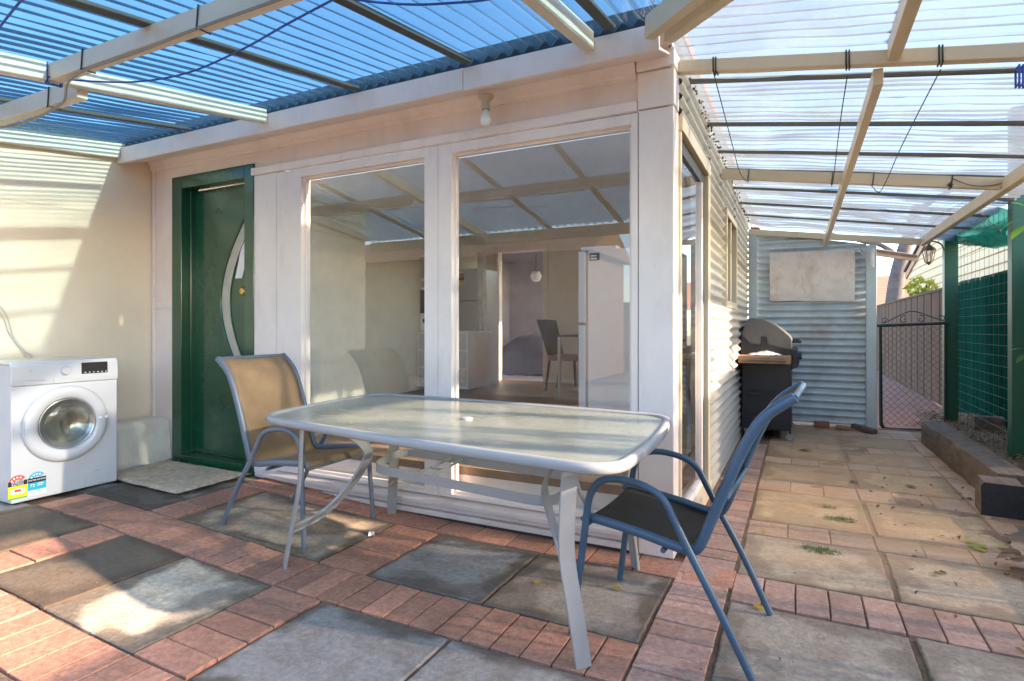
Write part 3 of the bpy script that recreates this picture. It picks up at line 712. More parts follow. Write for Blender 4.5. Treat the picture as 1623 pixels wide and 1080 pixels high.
# ------------------------------------------------------------------ end wall, board, gate
endw = thing('corrugated_end_wall', 'pale corrugated iron wall closing the path behind the barbecue', 'wall', (.1, 7.65, 0))
mb = MB(); 
def ez(x): return 2.315-.19*(x+.46)
corr(mb, lambda s, t, h: (-.46+1.15*t, 7.66-h, .03+min(s, ez(-.46+1.15*t)-.03)), 2.29, .0185, .082, 8, 6)
mb.build('corrugated_sheet', M['galvback'], endw, smooth=180, recalc=False)
mb = MB(); mb.box(-.548, -.45, 7.615, 7.64, .0, 2.31); mb.build('flashing', M['flash'], endw, bevel=.003)
mb = MB(); mb.box(.683, .785, 7.60, 7.66, .0, 2.08); mb.build('flashing', M['flash'], endw, bevel=.004)
mb = MB(); mb.grid(lambda u, v: (-.312+.89*u+.006*noise.noise(V((v*5, u*3, 2))), 7.628-.012*noise.noise(V((u*3, v*2, 0))), 1.455+.592*v+.014*(1-u)*(1-v)-.006*u+.006*noise.noise(V((u*5, v*3, 9)))), 24, 16)
tag(mb.build('weathered_board', M['board'], solid=.012), 'cracked off-white board fixed to the pale corrugated end wall', 'board')
mb = MB()
pts = curve([(.03, 7.615, 1.75), (.05, 7.612, 1.70), (.035, 7.612, 1.64), (.07, 7.612, 1.58), (.055, 7.612, 1.55)], 4)
M_crk = M['dark']
mb.tube(pts, .0013, 4); mb.build('crack', M_crk, bpy.data.objects['weathered_board'])
# plastic wisp at the top corner
mb = MB(); mb.grid(lambda u, v: (.56+.2*u, 7.585-.03*math.sin(u*7), 2.03-.22*v*u**1.5+.03*noise.noise(V((u*6, v*6, 1)))), 14, 8)
tag(mb.build('torn_plastic', M['curtain'], smooth=180), 'scrap of torn clear plastic hanging at the top corner of the end wall', 'plastic scrap')

gate = thing('garden_gate', 'low chain link gate with scrolled iron top between end wall and green post', 'gate', (1.13, 7.75, 0))
mb = MB()
fr = curve([(.835, 7.75, 1.17), (.833, 7.75, 1.1), (.838, 7.75, .6), (.842, 7.75, .12), (.855, 7.75, .03), (.92, 7.75, -.0), (1.2, 7.75, .01), (1.44, 7.75, .02)], 5)
mb.tube(fr, .019, 8); mb.tube([(.80, 7.75, 1.17), (1.46, 7.75, 1.20)], .018, 8); mb.tube([(1.437, 7.75, 1.2), (1.437, 7.75, .02)], .012, 8)
mb.build('frame', M['iron'], gate, smooth=60)
mb = MB()
def spiral(cx, cz, r0, turns, dirn, a0): 
    return [(cx+r0*(1-k/34)*math.cos(a0+dirn*k/30*turns*6.283), 7.75, cz+r0*(1-k/34)*math.sin(a0+dirn*k/30*turns*6.283)) for k in range(31)]
mb.tube(curve([(.86, 7.75, 1.195), (.98, 7.75, 1.262), (1.08, 7.75, 1.318), (1.135, 7.75, 1.332), (1.2, 7.75, 1.318), (1.32, 7.75, 1.265), (1.45, 7.75, 1.213)], 5), .006, 6)
for cx, cz, r, dn, a0 in ((1.06, 1.238, .045, 1, 1.2), (1.215, 1.243, .045, -1, 1.9), (.875, 1.225, .035, 1, .4), (1.405, 1.25, .036, -1, 2.7)): mb.tube(spiral(cx, cz, r, 1.15, dn, a0), .005, 6)
mb.build('scroll_top', M['iron'], gate, smooth=180)
mb = MB(); pitch = .036; n = int(1.14/pitch)
xs = [.845+k*pitch/1 for k in range(int(.59/pitch)+2)]
for k, x in enumerate(xs):
    pts = []
    for j in range(n+1):
        pts.append((min(1.435, x+(pitch/2 if (j+k) % 2 else -pitch/2)*.97), 7.75+(.003 if j % 2 else -.003), 1.165-j*pitch))
    mb.tube(pts, .0023, 4)
mb.build('chain_mesh', M['wire'], gate)

# ------------------------------------------------------------------ green screen at right
scr = thing('trellis_screen', 'dark green timber posts with a wire grid between them beside the path', 'screen', (1.5, 6.8, 0))
mb = MB(); mb.box(1.512, 1.66, 5.84, 5.95, .02, 2.9); mb.build('post', M['postgreen'], scr, bevel=.004)
mb = MB(); mb.box(1.44, 1.565, 7.80, 7.91, .0, 2.16); mb.build('post', M['postgreen'], scr, bevel=.004)
mb = MB()
for k in range(26): z = .12+k*.088; mb.tube([(1.54, 5.96, z+.004*random.uniform(-1, 1)), (1.54, 6.9, z+.006*random.uniform(-1, 1)), (1.54, 7.79, z)], .0016, 4)
for k in range(13): y = 6.02+k*.145; mb.tube([(1.545, y, .1), (1.547+random.uniform(-.005, .005), y+random.uniform(-.01, .01), 1.2), (1.545, y, 2.3)], .0016, 4)
mb.build('wire_grid', M['steelwire'], scr)
mb = MB()
mb.grid(lambda u, v: (1.845-.012*math.sin(v*60), 5.0+4.6*v, .06+u*(1.665+.01*math.sin(v*9))), 4, 90)
tag(mb.build('shade_cloth_panel', M['shade']), 'dark green shade cloth hung flat over the brown fence', 'shade cloth')
mb = MB()
def drape(u, v):
    y = 7.82-1.86*u; zb = 2.09-.25*u-.05*math.sin(u*3.1); zt = 2.30-.16*u-.03*math.sin(u*7)
    z = zb+(zt-zb)*v+.022*noise.noise(V((u*6, v*3, 7)))+.010*noise.noise(V((u*16, v*9, 1)))
    return (1.50+.05*u+.05*math.sin(v*9+u*2)+.03*noise.noise(V((u*5, v*4, 3))), y, z)
mb.grid(drape, 44, 22)
mb.grid(lambda u, v: V(drape(u, v*.45))+V((.06+.03*math.sin(v*5), 0, .015*math.sin(u*9))), 44, 10)
tag(mb.build('draped_shade_cloth', M['shade2'], smooth=180), 'teal shade cloth sagging in folds between the two green posts')
bpy.data.objects['draped_shade_cloth']['category'] = 'shade cloth'
mb = MB()
def net(u, v): return V((1.46-.25*v+.1*math.sin(u*3), 7.85-1.9*u, 2.13-.2*u+.32*v+.03*noise.noise(V((u*5, v*5, 2)))))
for k in range(14): mb.tube([net(k/13, v/8) for v in range(9)], .0018, 4)
for k in range(7): mb.tube([net(u/12, k/6) for u in range(13)], .0018, 4)
tag(mb.build('bird_netting', M['wire']), 'black bird netting stretched above the teal shade cloth', 'netting')
# lantern
lan = thing('lantern', 'small dark carriage lantern hanging under the roof corner by the far green post', 'lantern', (1.29, 7.72, 1.95))
mb = MB(); o = V((1.285, 7.72, 0))
mb.lathe([(.0, 2.075), (.012, 2.07), (.02, 2.055), (.05, 2.03), (.066, 2.012), (.066, 2.002), (.0, 2.0)], o, 'z', 6); mb.build('lantern_cap', M['rust'], lan); mb = MB(); mb.lathe([(0, 1.835), (.012, 1.845), (.03, 1.862), (.038, 1.872), (.0, 1.874)], o, 'z', 6); mb.build('lantern_base', M['rust'], lan)
mb = MB(); mb.tube(curve([(1.285, 7.72, 2.07), (1.32, 7.74, 2.10), (1.40, 7.77, 2.07), (1.44, 7.8, 2.0)], 5), .008, 6)
mb.build('bracket', M['rust'], lan)
mb = MB()
for k in range(6):
    a = k*math.pi/3; c, s_ = math.cos(a), math.sin(a); mb.tube([(1.285+.036*c, 7.72+.036*s_, 1.872), (1.285+.06*c, 7.72+.06*s_, 2.002)], .005, 5)
mb.build('glazing_bar', M['rust'], lan)
mb = MB(); mb.lathe([(.034, 1.874), (.057, 2.0)], o, 'z', 6); mb.build('lantern_glass', glass_mat('lantern glass', (.9, .9, .85), 1.5, .5), lan)

# boundary fence
fen = thing('boundary_fence', 'tall brown steel fence along the neighbour boundary', 'fence', (1.87, 12, 0))
mb = MB()
prof = []
y = 5.7
while y < 32:
    prof += [(1.87, y), (1.87, y+.50), (1.895, y+.52), (1.895, y+.56), (1.87, y+.58)]; y += .60
for (xa, ya), (xb, yb) in zip(prof, prof[1:]):
    mb.poly([(xa, ya, 0), (xb, yb, 0), (xb, yb, 1.70), (xa, ya, 1.70)])
mb.build('panel', M['fence'], fen)
mb = MB(); mb.box(1.855, 1.915, 5.7, 32, 1.69, 1.725); mb.build('top_rail', M['fence'], fen)

msc = thing('mesh_fence', 'brown shade mesh stretched on posts, continuing the fence line toward the yard', 'fence', (1.88, 4, 0))
mb = MB(); mb.grid(lambda u, v: (1.88+.01*math.sin(v*30), -1.2+6.88*v, .04+1.64*u), 3, 80); mb.build('shade_mesh', mesh_cloth('brown shade mesh', (.12, .09, .06), .86, .25), msc)
for y in (-1.2, .5, 2.2, 3.9, 5.6):
    mb = MB(); mb.box(1.885, 1.945, y, y+.06, 0, 1.72); mb.build('post', M['postgreen'], msc)

# ------------------------------------------------------------------ timber edging, garden bed
def timber(name, pts, w, h, label, z0=0, seed=0, endm=None):
    mb = MB(); a, b = V(pts[0]), V(pts[1]); d = (b-a); L_ = d.length; d.normalize(); sd = V((d.y, -d.x, 0))
    n = max(3, int(L_/.08)); rings = []
    K = [(-.5, 0), (-.5, .45), (-.48, .92), (-.44, 1), (.44, 1), (.48, .93), (.5, .5), (.5, 0)]
    for i in range(n+1):
        r = []
        for j, (q, z) in enumerate(K):
            f = .5+.0
            e = noise.noise(V((i*.35+seed, j*.7, seed)))*.010+noise.noise(V((i*1.3+seed, j*1.9, seed)))*.007
            r.append(mb.b.verts.new(a+d*L_*i/n+sd*(q*w+e)+V((0, 0, z0+z*h+(e if z > 0 else 0)))))
        rings.append(r)
    for r, q in zip(rings, rings[1:]):
        for j in range(len(K)): mb.face([r[j], r[(j+1) % 8], q[(j+1) % 8], q[j]])
    mb.face(rings[0]); mb.face(rings[-1][::-1])
    o = mb.build(name, M['sleeper'], smooth=50)
    if endm:
        o.data.materials.append(endm)
        for p in o.data.polygons:
            if len(p.vertices) > 4: p.material_index = 1
    return tag(o, label, 'timber')
timber('timber_sleeper', ((1.20, 7.0, 0), (1.235, 4.72, 0)), .2, .215, 'long weathered timber sleeper edging the garden bed, running back to the gate', 0, 3)
timber('timber_sleeper', ((1.115, 4.46, 0), (1.135, 4.68, 0)), .215, .20, 'short black-ended timber block standing between the two long sleepers', 0, 8, M['sleeperend'])
timber('timber_sleeper', ((1.335, 4.50, 0), (1.27, 2.6, 0)), .2, .19, 'nearer timber sleeper edging the bed at the right edge of the photo', -.02, 12)
mb = MB(); mb.grid(lambda u, v: (1.25+.62*u, 2.5+6*v, .10+.05*u+.02*noise.noise(V((u*5, v*20, 0)))), 10, 60)
M['bed'] = pmat('leaf litter soil', (.17, .105, .055), .95, var=.5, scale=25, bump=.6, bscale=45)
struct(mb.build('garden_bed', M['bed'], smooth=180))
def leaves_mesh(name, m, n, fn, size, curl=.3, kind='stuff', label=None, cat=None, ratio=.5):
    mb = MB()
    for k in range(n):
        c, nor = fn(); s = size*random.uniform(.6, 1.3); a = random.uniform(0, 6.28)
        nor = V(nor).normalized(); t = nor.orthogonal().normalized(); t.rotate(Matrix.Rotation(a, 3, nor)); q = nor.cross(t)
        c = V(c); cu = nor*s*curl*random.uniform(-.2, 1)
        v = [mb.b.verts.new(p) for p in (c-t*s*.5, c-t*s*.1+q*s*ratio*.5+cu, c+t*s*.25+q*s*ratio*.38+cu, c+t*s*.55, c+t*s*.25-q*s*ratio*.38+cu, c-t*s*.1-q*s*ratio*.5+cu)]
        mid = mb.b.verts.new(c+t*s*.08)
        for i in range(6): mb.face([mid, v[i], v[(i+1) % 6]])
    return tag(mb.build(name, m), label, cat, kind=kind)
leaves_mesh('leaf_litter', M['dryleaf'], 900, lambda: ((random.uniform(1.26, 1.85), random.uniform(2.6, 8.3), random.uniform(.135, .17)), (random.gauss(0, .4), random.gauss(0, .4), 1)), .04, label='brown leaf litter covering the garden bed', cat='leaf litter')
# dirt spread over the paving beside the sleepers
mb = MB()
def dirtf(u, v):
    x = .55+.75*u; y = 2.1+2.2*v
    e = .5+.5*noise.noise(V((x*4, y*4, 5)))
    return (x, y, -.010+.03*sm((x-.82+.25*(e-.5)-.10*(y-2.6))/.22)*(1-.5*sm((y-3.6)/.6))+.003*noise.noise(V((x*30, y*30, 0))))
mb.grid(dirtf, 40, 80); struct(mb.build('loose_dirt', pmat('loose grey brown dirt', (.2, .15, .105), .95, var=.35, scale=9, bump=.5, bscale=70), smooth=180))
mb = MB(); mb.box(1.58, 1.83, 7.25, 7.36, .12, .26); tag(mb.build('timber_offcut', M['sleeper'], bevel=.01), 'dark squared timber offcut lying on the leaf litter against the green screen', 'timber')

# ------------------------------------------------------------------ beyond: neighbour, tree, far roof
nb = thing('weatherboard_house', 'neighbour cream weatherboard house with sloping gable edge behind the fence', 'house', (3.2, 15, 0))
mb = MB()
def rake(y): return 2.72+.235*max(0, 4-abs(y-17))
z = .2
while z < 3.6:
    if z < 2.7: ya, yb = 11.4, 21
    else: ya, yb = 13+(z-2.62)/.235, 21-(z-2.62)/.235
    if yb > ya: mb.prism([(3.0, ya, z), (2.975, ya, z), (2.995, ya, z+.2), (3.02, ya, z+.2)], (0, yb-ya, 0))
    z += .2
mb.poly([(3.03, 11.4, 0), (3.03, 21, 0), (3.03, 21, 2.72), (3.03, 17, rake(17)), (3.03, 13, 2.72), (3.03, 11.4, 2.72)]); mb.build('boarded_wall', M['weatherb'], nb)
mb = MB(); mb.beam((2.97, 21.3, 2.70), (2.97, 17, rake(17)+.04), .05, .18); mb.beam((2.965, 17, rake(17)+.04), (2.965, 12.7, 2.70), .05, .18); mb.build('barge_board', M['wood'], nb)
mb = MB(); mb.prism([(2.9, 21.3, 2.83), (2.9, 17, 3.8), (2.9, 12.7, 2.83), (2.9, 12.7, 2.91), (2.9, 17, 3.88), (2.9, 21.3, 2.91)], (5, 0, 0)); mb.box(2.9, 7.9, 11.2, 12.69, 2.74, 2.86); mb.build('roof', M['rust'], nb)
far = thing('tiled_house', 'distant house with orange terracotta tiled roof seen over the gate', 'house', (2, 32, 0))
mb = MB(); mb.box(-5, 9, 31, 38, 0, 2.1); mb.build('wall', M['weatherb'], far)
mb = MB()
mb.grid(lambda u, v: (-6+16*u, 30.6+4.4*v, 2.0+1.75*v+.03*abs(math.sin(v*40))), 60, 40); mb.poly([(-6, 35, 3.75), (10, 35, 3.75), (10, 39.4, 2.0), (-6, 39.4, 2.0)]); mb.build('tiled_roof', M['terracotta'], far)
def tube_tree(pts, r0, r1, mb): mb.tube(pts, 1, 10, scale=[r0+(r1-r0)*i/(len(pts)-1) for i in range(len(pts))])
tree = thing('gum_tree', 'pale grey gum tree trunk with bare branches rising behind the fence', 'tree', (3.0, 24.5, 0))
mb = MB(); trunk = curve([(3.0, 24.5, 0), (3.05, 24.5, 1.8), (3.2, 24.5, 3.2), (3.55, 24.5, 4.6), (3.75, 24.6, 5.4)], 5); tube_tree(trunk, .34, .15, mb)
tube_tree(curve([(3.3, 24.5, 3.5), (2.7, 24.4, 4.05), (2.0, 24.3, 4.25), (.8, 24.2, 4.7)], 5), .10, .03, mb); tube_tree(curve([(3.5, 24.5, 4.4), (2.6, 24.4, 5.0), (1.4, 24.2, 5.3), (.2, 24, 5.5)], 5), .08, .02, mb)
tube_tree(curve([(3.7, 24.55, 5.2), (4.4, 24.6, 5.7), (5, 24.6, 6)], 4), .12, .05, mb)
mb.build('trunk', M['bark'], tree, smooth=180)
def blob(c, r, n): 
    def f():
        d = V((random.gauss(0, 1), random.gauss(0, 1), random.gauss(0, 1))).normalized(); k = random.random()**.4
        return (V(c)+V((d.x*r[0], d.y*r[1], d.z*r[2]))*k, (random.gauss(0, 1), random.gauss(0, 1), random.gauss(0, 1)))
    return f
def crown(name, parent, m, blobs, size, ratio=.3):
    mb = MB()
    for c, r, n in blobs:
        f = blob(c, r, n)
        for _ in range(n):
            p, nor = f(); nor = V(nor).normalized(); t = nor.orthogonal(); q = nor.cross(t); s = size*random.uniform(.6, 1.4)
            t.rotate(Matrix.Rotation(random.uniform(0, 6.28), 3, nor)); q = nor.cross(t)
            mb.poly([p-t*s, p+q*s*ratio, p+t*s, p-q*s*ratio])
    return mb.build(name, m, parent, recalc=False)
sh = thing('yellow_shrub', 'yellow-green leafy shrub poking above the brown fence beside the gum trunk', 'shrub', (2.25, 15.4, 0))
mb = MB(); 
for k in range(5): mb.tube(curve([(2.45, 15.4, 0), (2.45+.06*k-.12, 15.4, 1.2), (2.42+.1*k-.2, 15.4, 2.0+.1*(k % 2))], 4), .012, 5)
mb.build('stems', M['bark'], sh)
crown('foliage', sh, M['leafyellow'], [((2.42, 15.4, 2.0), (.30, .25, .26), 120), ((2.5, 15.4, 1.65), (.3, .25, .25), 90)], .065, .42)
aw = thing('lean_to_roof', 'small brown lean-to roof with exposed rafters just beyond the end wall', 'roof', (1.0, 9.2, 2.2))
mb = MB(); mb.poly([(.3, 8.9, 2.30), (1.36, 8.9, 2.06), (1.45, 10.6, 2.28), (.3, 10.6, 2.56)]); mb.build('roof_sheet', M['rust'], aw, solid=.03)
mb = MB()
for k in range(6): y = 8.95+k*.3; mb.beam((.3, y, 2.25+.16*(y-8.9)), (1.38+.02*k, y, 2.02+.13*(y-8.9)), .05, .06)
mb.build('rafters', M['wood'], aw)

# plants at the right edge
vine = thing('leafy_climber', 'bright green broad leaves growing up beside the nearer green post', 'plant', (1.49, 5.4, .1))
mb = MB(); mb.tube(curve([(1.50, 5.4, .1), (1.50, 5.4, .9), (1.515, 5.42, 1.5), (1.485, 5.42, 2.0)], 5), .006, 5); mb.build('stem', M['grass'], vine)
mb = MB()
def leaf(mb, base, d, s, w=.32, droop=.25):
    base, d = V(base), V(d).normalized(); sd = d.cross(V((0, 0, 1))).normalized(); L = []
    for k in range(7):
        t = k/6; wd = math.sin(math.pi*min(1, t*1.02)**.8)*s*w+.001
        c = base+d*s*t-V((0, 0, droop*s*t*t)); L.append((mb.b.verts.new(c-sd*wd+V((0, 0, .12*wd))), mb.b.verts.new(c), mb.b.verts.new(c+sd*wd+V((0, 0, .12*wd)))))
    for a, b in zip(L, L[1:]): mb.face([a[0], a[1], b[1], b[0]]); mb.face([a[1], a[2], b[2], b[1]])
for z, dr, s in ((1.96, (-1, -.1, -.35), .17), (1.9, (-.8, -.5, -.6), .15), (2.03, (-.6, .3, .5), .12), (1.0, (-1, -.2, .1), .10), (.96, (-.8, -.5, -.5), .09), (1.5, (.6, -.6, .2), .14), (1.3, (.7, -.5, .1), .13), (1.75, (.8, .2, .3), .15), (.6, (.5, -.8, .2), .12)):
    leaf(mb, (1.48, 5.4, z), dr, s)
mb.build('foliage', M['leaf'], vine, smooth=180)


# ------------------------------------------------------------------ washing machine
wm = thing('washing_machine', 'white front loading washing machine standing on the pavers against the cream wall', 'washing machine', (-4.45, 2.03, .09))
B = lambda mb, n, m, p=None, **k: mb.build(n, m, p or wm, **k)
FX = -4.18
mb = MB(); mb.box(-4.74, FX-.014, 1.738, 2.326, .105, .925); body = B(mb, 'cabinet', M['wmgrey'], bevel=.006)
mb = MB(); mb.box(FX-.014, FX, 1.735, 2.33, .105, .800); B(mb, 'front_panel', M['wmw'], bevel=.008, segs=3)
mb = MB(); mb.prism([(FX-.02, 1.733, .8035), (FX+.004, 1.733, .8035), (FX+.006, 1.733, .835), (FX+.002, 1.733, .92), (FX-.012, 1.733, .945), (FX-.02, 1.733, .946)], (0, .599, 0))
pan = B(mb, 'control_panel', M['wmw'], bevel=.003)
mb = MB(); mb.box(-4.75, FX-.018, 1.735, 2.329, .926, .944); B(mb, 'top_cover', M['wmw'], bevel=.006)
mb = MB(); mb.prism([(FX+.003, 2.108, .852), (FX+.003, 2.266, .852), (FX+.0005, 2.266, .926), (FX+.0005, 2.108, .926)], (.005, 0, 0)); disp = mb.build('display', M['black'], pan, bevel=.002)
mb = MB()
for k in range(6): y = 2.125+k*.025; mb.box(FX+.006, FX+.0087, y, y+.009, .859, .864)
mb.build('display_marks', M['lpale'], disp)
mb = MB(); mb.lathe([(.029, 0), (.029, .008), (.025, .022), (.022, .025), (0, .025)], (FX+.003, 2.016, .881), 'x', 32); mb.build('dial', M['wmw'], pan, smooth=40)
mb = MB(); mb.prism([(FX+.0045, 1.76, .837), (FX+.0045, 1.92, .824), (FX+.0045, 1.90, .832), (FX+.0045, 1.82, .836)], (.003, 0, 0)); mb.build('drawer_handle_slot', M['seam'], pan)
mb = MB(); mb.box(FX+.0015, FX+.0062, 1.949, 1.951, .806, .842); mb.build('drawer_seam', M['seam'], pan)
RX = Matrix(((0, 0, 1), (1, 0, 0), (0, 1, 0)))   # text in the y-z plane, read from +x
text_obj('tcl', .016, (FX+.0045, 1.832, .889), RX, M['seam'], pan)
mb = MB(); mb.lathe([(.238, 0), (.240, .012), (.232, .026), (.21, .034), (.168, .030), (.160, .018), (.158, .0)], (FX, 2.022, .545), 'x', 72)
ring = B(mb, 'door_ring', M['wmw'], smooth=60)
mb = MB(); mb.lathe([(.160, .02), (.157, .026), (.150, .020), (.147, .002)], (FX, 2.022, .545), 'x', 64); B(mb, 'door_trim', M['chrome'], smooth=180)
mb = MB(); mb.lathe([(.149, .006), (.135, -.02), (.115, -.045), (.07, -.06), (0, -.064)], (FX, 2.022, .545), 'x', 56)
B(mb, 'drum', pmat('drum steel', (.42, .40, .34), .3, .75, var=.25, scale=25, bump=.1, dirt=(.2, .19, .16), dirt_amt=.7, dscale=14), smooth=180)
mb = MB(); mb.lathe([(.147, .010), (.12, .022), (.07, .032), (0, .036)], (FX, 2.022, .545), 'x', 56); B(mb, 'door_glass', glass_mat('porthole glass', (.75, .74, .66), 1.6, .2), smooth=180)
mb = MB(); mb.box(FX+.020, FX+.030, 1.785, 1.79, .50, .60); B(mb, 'hinge_shadow_gap', M['wmgrey'])
mb = MB(); mb.box(FX+.022, FX+.0325, 2.195, 2.25, .552, .566); B(mb, 'door_sticker', M['lwhite'])
mb = MB(); mb.box(FX-.002, FX+.003, 2.12, 2.272, .113, .211); fl = B(mb, 'filter_flap', M['wmw'], bevel=.003)
mb = MB(); mb.box(FX+.0028, FX+.0036, 2.185, 2.215, .203, .208); mb.build('flap_notch', M['seam'], fl)
for y in (1.78, 2.29):
    mb = MB(); mb.cyl((FX-.05, y, .088), (FX-.05, y, .108), .02); B(mb, 'foot', M['black'])
def sticker(y0, arcc, name):
    w = .095; x = FX+.0006
    mb = MB(); n = 14; c = (y0+w/2, .225); 
    def ap(r, a): return (x, c[0]-r*math.cos(a), c[1]+r*math.sin(a))
    for k in range(n):
        a0, a1 = .25+2.25*k/n, .25+2.25*(k+1)/n
        mb.poly([ap(.020, a0), ap(.046, a0), ap(.046, a1), ap(.020, a1)])
    r = B(mb, name, arcc)
    mb = MB()
    for k in range(4):
        a = .5+k*.5; q = ap(.033, a); mb.poly([(x+.0006, q[1]+.006*math.cos(t*1.2566+1.57), q[2]+.006*math.sin(t*1.2566+1.57)) for t in range(5)])
    mb.build('rating_star', M['lwhite'], r)
    mb = MB(); mb.poly([(x+.0003, y0, .208), (x+.0003, y0+w, .208), (x+.0003, y0+w, .237), (x+.0003, y0, .237)]); mb.build('title_band', M['lblack'], r)
    return r
r = sticker(1.7205, M['red'], 'energy_label')
def patch(y0, y1, z0, z1, m, r, nm, dx=.0004): mb = MB(); x = FX+dx; mb.poly([(x, y0, z0), (x, y1, z0), (x, y1, z1), (x, y0, z1)]); mb.build(nm, m, r)
patch(1.7205, 1.8155, .138, .208, M['yellow'], r, 'yellow_field'); patch(1.7205, 1.8155, .130, .138, M['lgreen'], r, 'green_band')
patch(1.734, 1.802, .160, .192, M['lwhite'], r, 'white_box', .0008); patch(1.752, 1.784, .172, .186, M['red'], r, 'red_box', .0012)
text_obj('ENERGY', .0165, (FX+.0012, 1.768, .2290), RX, M['lwhite'], r); text_obj('RATING', .0165, (FX+.0012, 1.768, .2150), RX, M['lwhite'], r)
r = sticker(1.8185, M['cyan'], 'water_label')
patch(1.8185, 1.9135, .163, .208, M['cyan'], r, 'blue_field'); patch(1.8185, 1.9135, .130, .163, M['lpale'], r, 'pale_field')
text_obj('WATER RATING', .0125, (FX+.0012, 1.866, .2225), RX, M['lwhite'], r); text_obj('72', .026, (FX+.0012, 1.842, .190), RX, M['lwhite'], r)
patch(1.866, 1.900, .196, .200, M['lwhite'], r, 'small_print', .0008); patch(1.866, 1.896, .186, .189, M['lwhite'], r, 'small_print', .0008); patch(1.83, 1.89, .150, .1525, M['cyan'], r, 'small_print', .0008)

# boxed-in pipe in the corner, mat, cords
mb = MB(); mb.prism([(-4.77, 2.42, .085), (-4.505, 2.42, .085), (-4.545, 2.42, .40), (-4.60, 2.42, .425), (-4.77, 2.42, .43)], (0, .51, 0))
tag(mb.build('pipe_box', M['ibox'], bevel=.008), 'low off-white boxed-in pipe cover in the corner between washing machine and green door', 'box')
mb = MB()
mb.grid(lambda u, v: (-4.455+.93*u+.012*noise.noise(V((v*6, 1, 2))), 2.365+.50*v+.012*noise.noise(V((u*6, 3, 2)))-.05*u*(1-v), .108+.008*noise.noise(V((u*3, v*3, 0)))+.003*noise.noise(V((u*40, v*40, 0)))+(.006 if .02 < u < .98 and .03 < v < .97 else -.006)), 60, 40)
tag(mb.build('door_mat', M['mat'], smooth=180), 'worn beige mat lying in front of the green door', 'mat')
mb = MB(); mb.tube(curve([(-4.772, 1.80, 1.42), (-4.772, 1.92, 1.30), (-4.772, 1.965, 1.215), (-4.772, 1.998, 1.087), (-4.765, 2.06, .99), (-4.765, 2.10, .94), (-4.765, 2.12, .7)], 6), .0045, 6)
mb.tube(curve([(-4.772, 1.80, 1.40), (-4.772, 1.93, 1.24), (-4.772, 1.97, 1.12), (-4.765, 2.04, 1.0), (-4.765, 2.075, .93)], 6), .004, 6)
tag(mb.build('power_cord', M['cord'], smooth=180), 'thin pale power cord running down the cream wall behind the washing machine', 'cord')
mb = MB(); mb.tube(curve([(-4.50, 2.90, .112), (-4.40, 2.84, .108), (-4.2, 2.80, .112), (-4.0, 2.85, .108), (-3.8, 2.79, .108)], 8), .004, 6); tag(mb.build('cord_on_step', M['cord'], smooth=180), 'pale cord lying along the foot of the green door', 'cord')

# ------------------------------------------------------------------ chairs
OVAL = [(math.cos(t*math.pi/6)*.0175, math.sin(t*math.pi/6)*.0105) for t in range(12)]
def make_chair(label, frame, sling):
    t = thing('patio_chair', label, 'chair', (0, 0, 0), 0)
    hw = .265
    for s in (-1, 1):
        y = s*hw
        pts = curve([(.0, y*.96, .0), (.105, y, .22), (.20, y, .40), (.25, y, .50), (.293, y, .578), (.36, y, .615), (.455, y, .627), (.525, y, .608), (.562, y, .552), (.577, y, .474), (.59, y, .36), (.635, y*1.03, .0)], 5)
        mb = MB(); mb.sweep(pts, [(a*.8, b*1.15) for a, b in OVAL], up=(0, 1, 0)); mb.build('arm_leg_loop', frame, t, smooth=60)
        yr = s*(hw-.028)
        rail = curve([(.60, yr, .435), (.575, yr, .452), (.50, yr, .447), (.36, yr, .425), (.25, yr, .402), (.205, yr, .40), (.175, yr, .42), (.135, yr, .52), (.055, yr, .73), (.0, yr, .85), (-.04, yr, .905), (-.085, yr, .943), (-.12, yr, .968)], 5)
        mb = MB(); mb.sweep(rail, [(a*1.05, b*1.2) for a, b in OVAL], up=(0, 1, 0)); mb.build('side_rail', frame, t, smooth=60)
    mb = MB()
    for x, z in ((.588, .425), (.20, .382), (.09, .60), (.30, .378)):
        mb = MB(); mb.tube([(x, -hw+.03, z), (x, hw-.03, z)], .010, 8); mb.build('cross_bar', frame, t, smooth=60)
    mb = MB(); mb.tube([(-.118, -hw+.03, .966), (-.118, hw-.03, .966)], .011, 8); mb.build('top_bar', frame, t, smooth=60)
    line = curve([(.598, 0, .440), (.575, 0, .456), (.50, 0, .444), (.36, 0, .412), (.25, 0, .392), (.205, 0, .395), (.18, 0, .425), (.143, 0, .52), (.063, 0, .73), (.008, 0, .85), (-.032, 0, .907), (-.08, 0, .947), (-.112, 0, .970)], 4)
    mb = MB(); n = len(line)-1; hs = hw-.036
    def sl(u, v):
        i = min(n-1, int(u*n)); f = u*n-i; p = line[i]*(1-f)+line[i+1]*f; w = (2*v-1); sag = .012*(1-w*w)
        return (p.x-sag*.6, w*hs, p.z-sag*.6)
    mb.grid(sl, n, 10); mb.build('sling', sling, t, smooth=180, solid=.002)
    return t
c1 = make_chair('patio chair with tan sling seat and grey frame between the green door and the table', M['tubelight'], M['slingtan'])
c1.location = (-2.905, 2.43, .042); c1.rotation_euler = (0, rad(3.4), rad(1)); c1['group'] = 'sling chairs at the patio table'
c2 = make_chair('blue framed patio chair with dark brown sling seat at the right end of the table', M['tubeblue'], M['slingbrown'])
c2.location = (-.115, 2.275, 0.005); c2.rotation_euler = (0, 0, math.pi-.06); c1.scale = c2.scale = (1, 1, .962); c2['group'] = 'sling chairs at the patio table'

